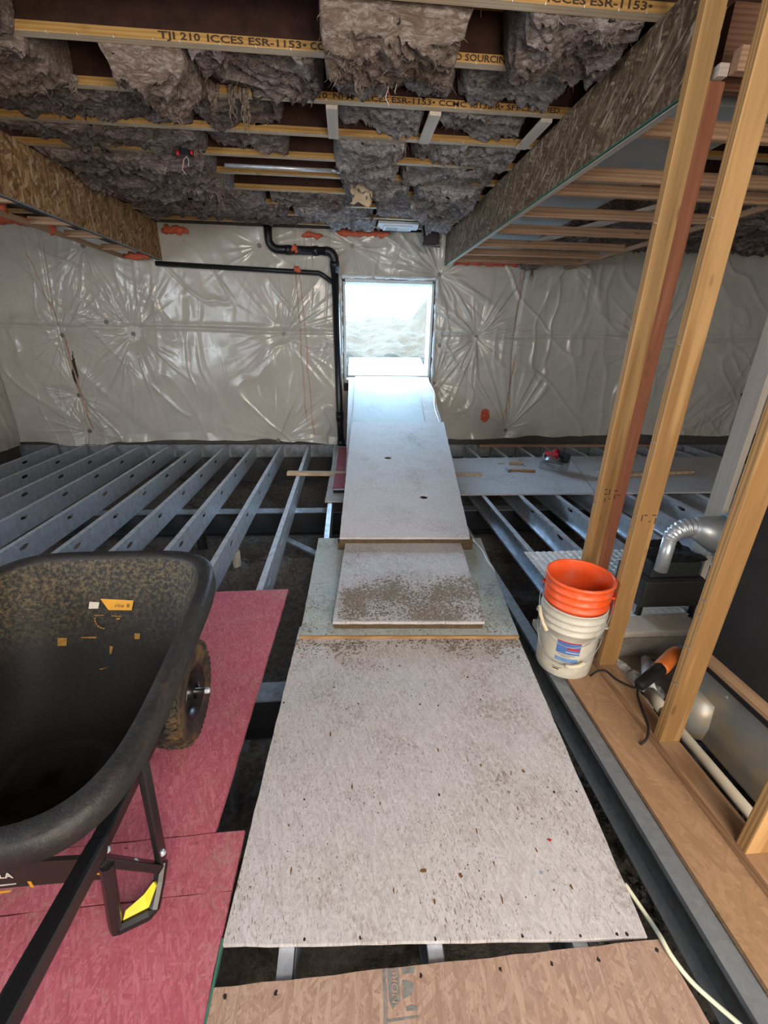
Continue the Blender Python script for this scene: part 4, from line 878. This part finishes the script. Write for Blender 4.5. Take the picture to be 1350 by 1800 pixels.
# ================================================================ black drain pipes on the back wall
pp = thing('drain_stack', 'thick black plastic drain pipe bending down beside the opening', 'pipe', (-.11, 6.53, 0))
yp = 6.53
def arc(c, r, a0, a1, n=9): return [(c[0]+r*math.cos(math.radians(a0+(a1-a0)*q/n)), yp, c[1]+r*math.sin(math.radians(a0+(a1-a0)*q/n))) for q in range(n+1)]
zt = P(530, 440, Y=yp).z; xa = P(472, 420, Y=yp).x; xb = P(589, 500, Y=yp).x; xc = P(597, 700, Y=yp).x
MB().tube([(xa, yp, 2.83), (xa, yp, zt+.14)]+arc((xa+.12, zt+.12), .12, 180, 270)+[(xb-.12, yp, zt)], .050, 18).build('upper_run', M['abs'], pp, smooth=True)
MB().tube([(xb-.125, yp, zt)]+arc((xb-.10, zt-.10), .10, 90, 0)+[(xb, yp, zt-.25)], .056, 18).build('elbow', M['abs'], pp, smooth=True)
MB().tube([(xb, yp, zt-.22), (xc, yp, .36), (xc+.01, yp, .0)], .047, 18).build('down_pipe', M['abs'], pp, smooth=True)
MB().tube([(xc-.002, yp, .52), (xc, yp, .38)], .057, 18).build('cleanout', M['abs'], pp, smooth=True); MB().lathe([(.0005, -.03), (.036, -.03), (.036, 0)], (xc, yp-.052, .45), 12, 'y').build('cleanout_cap', M['abs'], pp, smooth=True)
MB().tube([(xc+.01, yp, .10), (xc+.012, yp, .0)], .058, 18).build('coupling', M['abs'], pp, smooth=True)
for z in (2.42,): MB().tube([(xb, yp, z+.03), (xb, yp, z-.05)], .062, 18).build('coupling', M['abs'], pp, smooth=True)
for x in (xa+.24, xb-.24): MB().tube([(x-.035, yp, zt), (x+.035, yp, zt)], .057, 18).build('coupling', M['abs'], pp, smooth=True)
a, b = P(274, 463, Y=yp), P(560, 480, Y=yp)
tag(MB().tube([a, b, b+V3(.05, 0, -.02), (xb-.035, yp, b.z-.10)], .030, 14).build('branch_pipe', M['abs'], smooth=True), 'thin black pipe running level along the left back wall', 'pipe')
c = P(417, 992, Y=3.7)
tag(MB().lathe([(.036, -.2), (.036, .14), (.031, .14), (.031, -.1)], (c.x, 3.7, c.z), 20).build('pipe_stub', M['pvc'], smooth=True), 'cream pipe stub standing in the dirt under joists', 'pipe')
a, b = P(492, 943, Z=-.40), P(562, 976, Z=-.40)
tag(MB().bar(a, b, .07, .02).build('metal_offcut', M['steel_dull']), 'loose grey metal offcut lying on the dirt', 'offcut')

# ================================================================ wheelbarrow
wb = thing('wheelbarrow', 'black poly wheelbarrow standing on red boards', 'wheelbarrow', (-.87, 1.05, .018))
def bplastic(name, c, dust):
    k = N(name, .42, 0, .5); n = k.noise(6, 5); n2 = k.noise(60, 5, rough=.7)
    k.col(k.mix(k.math('MULTIPLY', k.ramp(n, (.36, 0.0), (.66, 1.0)), k.ramp(n2, (.44, 0.0), (.70, dust))), c, (.15, .115, .065)))
    k.rough(k.ramp(n, (.3, .42), (.7, .7))); k.bump(n2, .45, .006); return k.m
def tray_in():
    k = N('dusty_tray_inside', .6, 0, .35); n = k.noise(5, 5, rough=.7); n2 = k.noise(75, 5, rough=.75)
    sp_ = k.n('SeparateXYZ'); k.l(k.tc, sp_.inputs[0])
    hz = k.ramp(k.math('ADD', sp_.outputs[2], k.math('MULTIPLY', n, .25)), (.62, 0.0), (.80, 1.0))    # splashed soil reaches the upper wall only
    f = k.math('MULTIPLY', k.ramp(n2, (.44, 0.0), (.66, .85)), hz)
    k.col(k.mix(f, (.012, .012, .012), (.15, .115, .06))).bump(n2, .5, .006); return k.m
M['tray_in'] = tray_in()
M['tray'] = bplastic('black_tray_plastic', (.013, .013, .015), .25)
M['bsteel'] = plain('black_painted_steel', (.012, .012, .013), .32, 0, .5, .2, 20)
CX, TY0, TY1 = -.885, .60, 1.525
def loop(hw, y0, y1, r, zf, n=96):
    # rounded rectangle, n points
    out = []; w, h = hw*2, y1-y0; r = min(r, hw*.98, h*.49); cyy = (y0+y1)/2
    for i in range(n):
        a = 2*math.pi*i/n; e = 2/4.6; ca, sa = math.cos(a), math.sin(a)
        x = CX+hw*math.copysign(abs(ca)**e, ca); y = cyy+h/2*math.copysign(abs(sa)**e, sa); out.append((x, y, zf(y)))
    return out
zr = lambda y: .665+.105*(y-TY0)/(TY1-TY0)
def zlev(t): return lambda y: (.335+.02*(y-1))*(1-t)+zr(y)*t
L = []; TS = [0, .004, .015, .035, .07, .12, .2, .3, .42, .55, .7, .85, 1]
def dims(t, g=0): s = t**.42; return (.12+.245*s+g, .86-.255*s-g, 1.05+.475*s+g)
for t in TS[1:]:
    a, y0, y1 = dims(t); L.append(loop(a, y0, y1, .2, zlev(max(0, t-.015))))
a, y0, y1 = dims(1)
L.append(loop(a+.006, y0-.006, y1+.006, .2, lambda y: zr(y)+.004)); L.append(loop(a+.040, y0-.040, y1+.040, .2, lambda y: zr(y)+.004))
L.append(loop(a+.049, y0-.049, y1+.049, .2, lambda y: zr(y)-.006)); L.append(loop(a+.053, y0-.053, y1+.053, .2, lambda y: zr(y)-.050)); L.append(loop(a+.046, y0-.046, y1+.046, .2, lambda y: zr(y)-.050)); L.append(loop(a+.008, y0-.008, y1+.008, .2, lambda y: zr(y)-.008))
for t in TS[::-1][1:]:
    a, y0, y1 = dims(max(t, .0015), .008); L.append(loop(a, y0, y1, .2, (lambda tt: lambda y: zlev(tt)(y)-.008)(t)))
n = 96; Vt = [p for l in L for p in l]; Ft = [(i*n+j, i*n+(j+1) % n, (i+1)*n+(j+1) % n, (i+1)*n+j) for i in range(len(L)-1) for j in range(n)]
Ft += []
b0 = L[0]; cb = (CX, sum(p[1] for p in b0)/n, sum(p[2] for p in b0)/n)
_base = len(Vt)
for q_, sc_ in enumerate((.8, .55, .3, .02)): Vt += [(cb[0]+(p[0]-cb[0])*sc_, cb[1]+(p[1]-cb[1])*sc_, p[2]-.002) for p in b0]
for q_ in range(4):
    o0 = 0 if q_ == 0 else _base+(q_-1)*n; o1 = _base+q_*n
    Ft += [(o1+j, o1+(j+1) % n, o0+(j+1) % n, o0+j) for j in range(n)]
Ft += [tuple(range(_base+3*n, _base+4*n)), tuple(range((len(L)-1)*n, len(L)*n))[::-1]]
tray = mesh('tray', Vt, Ft, M['tray'], wb, True); tray.data.materials.append(M['tray_in'])
NI = len(TS)-1
for p in tray.data.polygons:
    if min(p.vertices) < (NI-1)*n and max(p.vertices) < NI*n or min(p.vertices) >= _base: p.material_index = 1
# stickers on the inner front wall (upside down as seen from the handles)
def wallpt(x, t, off=.004):     # point on the inner front wall
    a, y0, y1 = dims(t); h = y1-y0; e = 2/4.6; ca = abs((x-CX)/a)**(1/e); sa = math.sqrt(max(0, 1-ca*ca)); y = (y0+y1)/2+h/2*sa**e
    return V3(x, y-off, zlev(max(0, t-.015))(y)+off*.5)
def find(px, py):               # where the line of sight of the photo meets the inner front wall
    best = None
    for t in np.linspace(.1, .99, 140):
        p = wallpt(CX, t); q = P(px, py, Y=p.y)
        if abs((q.x-CX)/dims(t)[0]) >= 1: continue
        p = wallpt(q.x, t); e = abs(P(px, py, Y=p.y).z-p.z)
        if best is None or e < best[0]: best = (e, p)
    return best[1]
def sticker(pts, m, name):
    c = [find(*p) for p in pts]; nn = nrm(c); nn = nn if nn.y < 0 else -nn
    return MB().prism([p+nn*.002 for p in c], nn, .0015).build(name, m, tray)
ylab = plain('orange_label', (.62, .30, .02), .5, 0, .4, .2, 40); wlab = plain('white_label', (.55, .52, .45), .5, 0, .4, .15, 40)
sticker([(177, 1053), (235, 1055), (232, 1073), (191, 1072)], ylab, 'orange_label'); sticker([(158, 1058), (175, 1058), (173, 1070), (156, 1070)], wlab, 'barcode_label')
for q in range(6): sticker([(160+q*2.2, 1060.5), (161+q*2.2, 1060.5), (160.6+q*2.2, 1067.5), (159.6+q*2.2, 1067.5)], M['ink'], 'barcode_bar')
def stxt(body, px0, py0, px1, py1, size, m):
    a, b = find(px0, py0), find(px1, py1); up = find((px0+px1)/2, (py0+py1)/2+6)-find((px0+px1)/2, (py0+py1)/2); xx = (b-a).normalized(); up = (up-xx*up.dot(xx)).normalized(); nn = xx.cross(up)
    return text(body, size, m, tray, frame4(a-V3(0, .0045, -.001), xx, up), 'label_lettering', .0003)
stxt('8', 229, 1061, 222, 1061, .020, M['ink']); stxt('POLY', 219, 1062, 196, 1061.5, .014, M['ink'])
M['omark'] = plain('faded_orange_print', (.30, .16, .035), .6, 0, .3, .5, 60)
arcp = [(168+(q*.0), 1082) for q in range(0)]
cx_, cy_ = 186, 1090
for q in range(6):
    a0, a1 = math.radians(95+q*16), math.radians(95+q*16+12); r0, r1 = 20, 17.4
    sticker([(cx_+r0*math.cos(a0), cy_+r0*.92*math.sin(a0)-2), (cx_+r0*math.cos(a1), cy_+r0*.92*math.sin(a1)-2), (cx_+r1*math.cos(a1), cy_+r1*.92*math.sin(a1)-2), (cx_+r1*math.cos(a0), cy_+r1*.92*math.sin(a0)-2)], M['omark'], 'arc_print')
sticker([(167, 1080.5), (183, 1080.5), (183, 1082.5), (166, 1082.5)], M['omark'], 'bar_print'); sticker([(196, 1081.5), (213, 1082), (213, 1084), (196, 1083.5)], M['omark'], 'bar_print'); sticker([(205, 1086), (211, 1086), (211, 1090), (204, 1090)], M['omark'], 'bar_print')
sticker([(105, 1122), (119, 1121), (118, 1135), (104, 1136)], M['omark'], 'print_patch'); sticker([(237, 1114), (247, 1113), (246, 1123), (237, 1124)], M['omark'], 'print_patch'); sticker([(142, 1119), (170, 1119), (169, 1122), (144, 1121)], M['omark'], 'print_line'); sticker([(194, 1136), (199, 1136), (196, 1150), (193, 1150)], M['omark'], 'print_line'); sticker([(174, 1175), (191, 1172), (190, 1174), (178, 1178)], M['omark'], 'print_line')
# frame
zc = .2255; WR = 1.085; WY = 1.405
for s, nm in ((1, 'right'), (-1, 'left')):
    mx = lambda p: V3(p[0], p[1], p[2]) if s > 0 else V3(2*CX-p[0], p[1], p[2])
    A, B = P(172, 1490, Z=.365), P(22, 1765, Z=.465); d_ = (B-A)/(A.y-B.y)
    MB().bar(mx((-.70, 1.46, .225)), mx(A), .04, .04).build('frame_rail', M['bsteel'], wb, bevel=.006)
    MB().bar(mx(A-d_*.01), mx(A+d_*.62), .042, .046).build('handle', M['bsteel'], wb, bevel=.008)
    leg = [(-.548, .865, .56), (-.560, .85, .115), (-.567, .775, .0375), (-.649, .735, .0375), (-.617, .735, .315)]
    lg = MB().bar(mx(leg[0]), mx(leg[1]), .038, .018, (1, 0, 0)).build('leg_strut', M['bsteel'], wb, bevel=.004)
    lo = MB().tube([mx(p) for p in (leg[1], (-.562, .82, .08), leg[2], (-.575, .763, .0365), (-.640, .737, .0365), leg[3], (-.648, .735, .06), leg[4])], .017, 8).build('foot_loop', M['bsteel'], wb)
    MB().bar(mx((-.628, .735, .335)), mx((-.563, .835, .115)), .03, .022).build('leg_brace', M['bsteel'], wb, bevel=.004)
    yp_ = plain('yellow_foot', (.70, .60, .035), .5, 0, .4, .15) if s > 0 else yp_
    fp = MB().prism([mx(p) for p in ((-.634, .742, .055), (-.575, .768, .055), (-.560, .80, .095), (-.566, .802, .11), (-.59, .785, .085), (-.632, .760, .068))], (0, -.6, .8), .022).build('foot_pad', yp_, wb, bevel=.003)
    for p in ((-.618, .75, .35), (-.59, .79, .225), (-.548, .845, .165)):
        MB().lathe([(.0005, .008), (.006, .006), (.009, 0), (.009, -.006)], mx(p), 10).build('bolt', M['steel'], wb, smooth=True)
    # wheel
    wx = -.668 if s > 0 else 2*CX+.668
    prof = [(.085, -.040), (.112, -.046), (.140, -.052), (.165, -.048), (.178, -.036), (.1835, -.016), (.1845, 0), (.1835, .016), (.178, .036), (.165, .048), (.140, .052), (.112, .046), (.085, .040)]
    tb = MB().lathe(prof, (wx, WY, zc), 56, 'x')
    for q in range(44):
        for h, rr_, off in ((-.034, .1795, .5), (-.012, .1845, 0), (.012, .1845, .5), (.034, .1795, 0)):
            an = 2*math.pi*(q+off)/44; ca, sa = math.cos(an), math.sin(an); u = V3(0, ca, sa); v = V3(0, -sa, ca); c = V3(wx+h, WY, zc)+u*(rr_-.001); tw = random.choice((-.3, .3))
            ex_ = (V3(1, 0, 0)+v*tw).normalized()*.009; ey_ = u.cross(ex_.normalized())*.008; ez_ = u*.0055
            tb.add([c-ex_-ey_-ez_, c+ex_-ey_-ez_, c+ex_+ey_-ez_, c-ex_+ey_-ez_, c-ex_-ey_+ez_, c+ex_-ey_+ez_, c+ex_+ey_+ez_, c-ex_+ey_+ez_], [(0,3,2,1),(4,5,6,7),(0,1,5,4),(1,2,6,5),(2,3,7,6),(3,0,4,7)])
    if s > 0:
        k = N('muddy_tyre', .7, 0, .35); nz_ = k.noise(22, 5); nz3 = k.noise(7, 3)
        k.col(k.mix(k.math('MULTIPLY', k.ramp(nz_, (.40, .15), (.62, 1.0)), k.ramp(nz3, (.40, .0), (.58, .9))), (.022, .021, .02), (.19, .115, .045))).bump(nz_, .5, .01); M['tyre'] = k.m
    tb.V = [tuple(V3(wx, WY, zc)+(V3(*p)-V3(wx, WY, zc))*WR) for p in tb.V]
    wh = tb.build('wheel', M['tyre'], wb, smooth=False); wh['label'] = 'knobbly muddy pneumatic tyre'
    MB().lathe([(.030, .050), (.030, .012), (.060, .004), (.078, .016), (.094, .042), (.102, .050), (.096, .048), (.080, .030), (.07, -.03), (.094, -.046)], (wx, WY, zc), 40, 'x').build('rim', M['bsteel'], wh, smooth=True)
    MB().lathe([(.0005, .085), (.012, .085), (.012, .0), (.012, -.06)], (wx, WY, zc), 16, 'x').build('hub_spacer', M['bsteel'], wh, smooth=True)
    MB().lathe([(.0005, .106), (.008, .104), (.013, .098), (.013, .086), (.0005, .086)], (wx, WY, zc), 6, 'x').build('axle_nut', M['steel'], wh)
MB().tube([(-.62, WY, zc), (2*CX+.62, WY, zc)], .008, 10).build('axle', M['bsteel'], wb)
for s in (1, -1):
    x0 = -.668-.07 if s > 0 else 2*CX+.668+.07
    MB().bar((x0, WY, zc), (x0, 1.40, .34), .03, .012).build('axle_bracket', M['bsteel'], wb)
lp0, lp1, lp2, lp3 = P(-260, 1533, Y=.80), P(192, 1508, Y=.80), P(192, 1545, Y=.80), P(-260, 1585, Y=.80)
lpn = MB().prism([lp0, lp1, lp2, lp3], (0, -1, 0), .012).build('cross_panel', plain('black_label_panel', (.02, .017, .015), .5), wb)
def onpanel(pts, m, name): return MB().prism([P(x, y, Y=.799) for x, y in pts], (0, -1, 0), .0012).build(name, m, lpn)
a0, a1 = P(-70, 1547, Y=.798), P(24, 1542, Y=.798); xx = (a1-a0).normalized(); 
text('GORILLA', .030, wlab, lpn, frame4(P(23, 1543, Y=.7975), xx, V3(0, 0, 1).cross(V3(0, 0, 1)) if False else (V3(0, 0, 1)-xx*xx.z).normalized()), 'panel_lettering', .0004, 'RIGHT', .0008)
onpanel([(148, 1516), (164, 1514), (168, 1523), (150, 1526)], wlab, 'barcode_label')
for q in range(5): onpanel([(151+q*2.4, 1517.5), (152.2+q*2.4, 1517.5), (153.6+q*2.4, 1523), (152.4+q*2.4, 1523)], M['ink'], 'barcode_bar')
onpanel([(134, 1538), (146, 1535), (165, 1534), (183, 1536), (182, 1539), (165, 1537), (147, 1538), (136, 1541)], ylab, 'orange_line'); onpanel([(48, 1550), (54, 1550), (60, 1560), (54, 1560)], ylab, 'orange_line'); onpanel([(0, 1567), (20, 1565), (18, 1568), (0, 1571)], ylab, 'orange_line'); onpanel([(122, 1549), (134, 1548), (134, 1550), (123, 1551)], ylab, 'orange_line'); onpanel([(0, 1556), (28, 1553), (28, 1554.5), (0, 1558)], wlab, 'fine_line'); onpanel([(130, 1524), (144, 1521), (144, 1525), (130, 1528)], M['steel_dull'], 'grey_line')

# ================================================================ buckets
BC = (1.092, 1.715)
M['orange'] = N('orange_plastic', .38, 0, .45).col((.78, .085, .012)).m
kb = N('bucket_white', .45, 0, .4); nb_ = kb.noise(9, 5); kb.col(kb.mix(kb.ramp(nb_, (.40, 0.0), (.72, .55)), (.55, .53, .47), (.34, .30, .22))); M['bwhite'] = kb.m
kl = N('dusty_orange', .42, 0, .4); nl_ = kl.noise(14, 5); kl.col(kl.mix(kl.ramp(nl_, (.45, 0.0), (.75, .5)), (.76, .085, .014), (.55, .25, .18))); M['orange'] = kl.m
wbk = thing('white_bucket', 'dirty white plastic bucket with blue label beside the studs', 'bucket', (BC[0], BC[1], .019))
zb = .019; prof = [(.0005, 0), (.128, 0), (.131, .006), (.134, .08), (.138, .20), (.141, .255), (.150, .258), (.150, .266), (.143, .270), (.1435, .290), (.152, .293), (.152, .301), (.144, .305), (.1445, .325), (.153, .328), (.153, .336), (.146, .340), (.147, .365), (.151, .367), (.151, .374), (.143, .374), (.139, .25), (.130, .012), (.0005, .012)]
MB().lathe(prof, (BC[0], BC[1], zb), 56).build('body', M['bwhite'], wbk, smooth=True)
def ring(a, r, z): return V3(BC[0]+r*math.cos(math.radians(a)), BC[1]+r*math.sin(math.radians(a)), zb+z)
AC = -122       # azimuth that faces the camera
def bail(p, q, drop, r, m, n=17, seed=0):
    pts = []
    for i in range(n+1):
        t = i/n; a = p+(q-p)*t; s = math.sin(math.pi*t); pts.append(ring(a, r+.012*s, drop[0]+(drop[1]-drop[0])*s**.8+.004*math.sin(t*17+seed)))
    return pts
MB().tube(bail(AC-88, AC+88, (.275, .10), .150, 0), .0022, 6).build('bail_wire', M['steel_dull'], wbk, smooth=True)
MB().tube(bail(AC-88, AC+88, (.275, .10), .151, 0)[9:13], .010, 8).build('bail_grip', plain('cream_grip', (.62, .55, .42), .6), wbk, smooth=True)
for s in (-88, 88): MB().lathe([(.0005, -.008), (.016, -.006), (.016, .004)], ring(AC+s, .150, .275), 10).build('bail_ear', M['bwhite'], wbk)
def patch(a0, a1, z0, z1, m, name, parent, off=.0008):
    n = 14; V = []
    for i in range(n):
        a = a0+(a1-a0)*i/(n-1)
        for j in range(4):
            z = z0+(z1-z0)*j/3; V.append(ring(a, .1310+.0345*z*1.02+off+(.0015 if z > .08 else .0018), z))
    return gridmesh(name, np.array(V), n, 4, m, parent)
lb = patch(AC-62, AC+34, .03, .225, plain('paper_label', (.52, .49, .40), .6, 0, .3, .2, 20), 'label', wbk, .0006)
patch(AC-16, AC+28, .150, .220, plain('blue_print', (.08, .17, .42), .5, 0, .3, .35, 30), 'blue_panel', lb, .0014); patch(AC-16, AC+28, .216, .222, M['redp'], 'red_stripe', lb, .0018); patch(AC-16, AC+27, .105, .127, plain('light_blue_print', (.14, .25, .48), .5, 0, .3, .35, 30), 'blue_band', lb, .0014)
patch(AC+4, AC+27, .178, .190, M['redp'], 'print_line', lb, .002); patch(AC+2, AC+27, .162, .166, wlab, 'print_line', lb, .002)
for a0, a1, z in ((-12, 20, .142), (-6, 12, .134), (-20, -8, .085), (-4, 16, .082), (-18, 0, .06), (18, 27, .075), (-50, -42, .12)): patch(AC+a0, AC+a1, z, z+.0025, M['ink'], 'print_line', lb, .002)
patch(AC-16, AC-4, .048, .055, M['ink'], 'print_line', lb, .002)
obk = thing('orange_bucket', 'bright orange plastic bucket nested inside the white bucket', 'bucket', (BC[0], BC[1], .2))
zo = .165; prof = [(.0005, 0), (.124, 0), (.127, .004), (.137, .21), (.1385, .235), (.147, .238), (.1475, .246), (.1395, .250), (.1405, .272), (.149, .275), (.1495, .283), (.1415, .287), (.143, .312), (.151, .315), (.1515, .322), (.146, .327), (.148, .352), (.156, .355), (.1565, .366), (.153, .370), (.145, .370), (.144, .362), (.140, .29), (.130, .10), (.122, .012), (.0005, .012)]
MB().lathe(prof, (BC[0], BC[1], zo), 64).build('body', M['orange'], obk, smooth=True)
pts = []
for i in range(19):
    t = i/18; a = AC-96+(192)*t; s = math.sin(math.pi*t); pts.append(ring(a, .158+.02*s, .43-.20*s**.9+.012*math.sin(t*9)))
MB().tube(pts, .0022, 6).build('bail_wire', M['steel_dull'], obk, smooth=True)
MB().tube(pts[3:7], .009, 8).build('bail_grip', plain('tan_grip', (.60, .50, .34), .6), obk, smooth=True)
for a in (AC-96, AC+96): MB().lathe([(.0005, -.01), (.014, -.008), (.014, .004)], ring(a, .152, .43), 10).build('bail_ear', M['orange'], obk)

# ================================================================ multi-tool with its cable, cords
mt = thing('power_tool', 'black and orange corded power tool by the second stud', 'power tool', tuple(P(1150, 1180, Z=.08)))
a, b, c = P(1122, 1206, Z=.085), P(1160, 1176, Z=.08), P(1190, 1144, Z=.07)
MB().tube([a, a.lerp(b, .08), a.lerp(b, .5), b], [.016, .026, .029, .031], 14).build('grip', M['rub'], mt, smooth=True)
MB().tube([b, b.lerp(c, .1), b.lerp(c, .8), c], [.032, .036, .034, .026], 14).build('housing', plain('orange_housing', (.55, .13, .02), .5, 0, .4, .2), mt, smooth=True)
MB().bar(c, c+(c-b)*.25, .03, .03).build('tool_head', M['steel_dull'], mt, bevel=.004)
MB().bar(b+V3(0, 0, .03), b.lerp(a, .3)+V3(0, 0, .033), .012, .008).build('switch', M['rub'], mt)
def spline(pts, n=8):
    pts = [Vector(p) for p in pts]; out = []
    for i in range(len(pts)-1):
        p0, p1, p2, p3 = pts[max(i-1, 0)], pts[i], pts[i+1], pts[min(i+2, len(pts)-1)]
        for k_ in range(n):
            t = k_/n; out.append(.5*((2*p1)+(p2-p0)*t+(2*p0-5*p1+4*p2-p3)*t*t+(3*p1-p0-3*p2+p3)*t**3))
    return out+[pts[-1]]
cordp = [a, P(1112, 1208, Z=.085), P(1085, 1195, Z=.075), P(1066, 1180, Z=.066), P(1050, 1180, Z=.064), P(1038, 1188, Z=.024)]
MB().tube(spline(cordp), .0048, 8).build('cable', M['rub'], mt, smooth=True)
cordp = [a, P(1121, 1222, Z=.066), P(1128, 1245, Z=.062), P(1139, 1275, Z=.062), P(1137, 1297, Z=.045), P(1126, 1309, Z=.024)]
MB().tube(spline(cordp), .0048, 8).build('cable', M['rub'], mt, smooth=True)
M['cord'] = plain('cream_cord', (.58, .58, .45), .5, 0, .4, .1)
yc = [P(1098, 1553, Z=.012), P(1140, 1615, Z=.0), P(1160, 1645, Z=.03), P(1180, 1680, Z=.026), P(1215, 1725, Z=.010), P(1262, 1768, Z=.0), P(1310, 1810, Z=.0), P(1380, 1880, Z=.0)]
tag(MB().tube(spline(yc), .0065, 8).build('extension_cord', M['cord'], smooth=True), 'pale yellow extension cord beside the tan board', 'cord')
wc = [onramp(752, 668, .02), onramp(763, 690, .02), onramp(764, 715, .02), onramp(772, 742, .02), onramp(776, 765, .02)]
tag(MB().tube(spline(wc), .007, 8).build('extension_cord', M['white_plastic'], smooth=True), 'white cord running down the right edge of upper ramp', 'cord')
wc = [P(826, 940, Z=.13), P(834, 952, Z=.06), P(848, 968, Z=.045), P(856, 985, Z=.045), P(867, 1000, Z=.03), P(870, 1016, Z=.0)]
tag(MB().tube(spline(wc), .007, 8).build('extension_cord', M['white_plastic'], smooth=True), 'white cord loop at right of the small muddy board', 'cord')

# ================================================================ tools on the right deck
def place(o, loc, rz):
    o.location = loc; o.rotation_euler = (0, 0, rz)
sl_ = P(972, 826, Z=.018)
sw = thing('circular_saw', 'red and black circular saw tipped on the pale board', 'circular saw', tuple(sl_))
base_c = sl_
E1 = V3(.75, -.66, 0).normalized(); E2 = V3(.45, .35, .82).normalized(); E3 = E1.cross(E2).normalized()   # along base plate, up the plate, out of it
E2 = E3.cross(E1).normalized()
O = sl_+V3(-.17, .06, .012)
def sp(a, b, c): return O+(E1*a+E2*b+E3*c)*1.25
def sbox(a0, a1, b0, b1, c0, c1): return MB().add([sp(a, b, c) for c in (c0, c1) for b in (b0, b1) for a in (a0, a1)], [(0, 2, 3, 1), (4, 5, 7, 6), (0, 1, 5, 4), (1, 3, 7, 5), (3, 2, 6, 7), (2, 0, 4, 6)])
sgn = 1
sbox(-.0, .28, .0, .17, -.004, .0).build('base_plate', M['steel_dull'], sw)
def sdisc(a, b, c0, c1, r, k=30, half=None):
    ang = [2*math.pi*i/k for i in range(k)] if half is None else [half[0]+(half[1]-half[0])*i/(k-1) for i in range(k)]
    pts0 = [sp(a+r*math.cos(t), c0, .06+r*math.sin(t)) for t in ang]; pts1 = [sp(a+r*math.cos(t), c1, .06+r*math.sin(t)) for t in ang]
    return MB().add(pts0+pts1, [tuple(range(k)), tuple(range(2*k-1, k-1, -1))]+[(i, i+k, (i+1) % k+k, (i+1) % k) for i in range(k)])
sdisc(.14, .06, .055, .058, .083).build('blade', M['steel'], sw)
sdisc(.14, .06, .045, .075, .092, half=(0, math.pi)).build('upper_guard', plain('grey_guard', (.20, .21, .22), .35, .6), sw, bevel=.003)
sdisc(.14, .06, .048, .072, .089, half=(math.pi*1.05, math.pi*1.75)).build('lower_guard', M['steel_dull'], sw)
MB().tube([sp(.14, .075, .07), sp(.14, .11, .07), sp(.14, .19, .07)], [.045, .05, .045], 16).build('motor', plain('saw_red', (.38, .02, .03), .45, 0, .4, .15), sw, smooth=True)
MB().tube([sp(.06, .10, .10), sp(.08, .10, .17), sp(.14, .10, .19), sp(.21, .10, .16), sp(.24, .10, .10)], .017, 10).build('handle', M['rub'], sw, smooth=True)
sbox(.07, .20, .085, .115, .165, .20).build('handle_shell', M['redp'], sw, bevel=.006); sbox(.20, .28, .08, .16, .05, .12).build('battery', M['rub'], sw, bevel=.006)
hm = thing('hammer', 'claw hammer with wooden handle lying on the pale board', 'hammer', tuple(P(912, 827, Z=.02)))
a, b = P(892, 826, Z=.035), P(940, 828, Z=.035)
MB().tube([a, a.lerp(b, .3), a.lerp(b, .7), b], [.010, .012, .016, .015], 10).build('handle', lumber('hammer_wood', (.48, .25, .08), (.36, .17, .05), 'x'), hm, smooth=True)
MB().tube([a+V3(0, -.06, .0), a+V3(0, -.03, .0), a+V3(0, .02, 0), a+V3(0, .07, .01)], [.016, .013, .013, .006], 10).build('head', M['steel_dull'], hm, smooth=True)
c = P(905, 816, Z=.018)
tag(MB().prism([c+V3(-.09, -.03, .03), c+V3(.07, -.05, .03), c+V3(.09, .04, .045), c+V3(-.05, .06, .03)], (0, 0, 1), .028).build('wood_scrap', M['stud_x'], bevel=.002), 'small brown wood scrap behind the hammer', 'wood scrap')
c = P(880, 815, Z=.018)
tag(MB().prism([c+V3(-.05, -.03, .014), c+V3(.05, -.02, .018), c+V3(.03, .05, .014)], (0, 0, 1), .012).build('wood_scrap', M['white_wood']), 'little pale wood chip left of the brown scrap', 'wood scrap')
c = P(1052, 833, Z=.018)
tag(MB().box(c.x-.03, c.x+.03, c.y-.02, c.y+.02, .0185, .055).build('metal_clip', M['steel'], bevel=.003), 'small metal clip on pale board left of studs', 'clip')
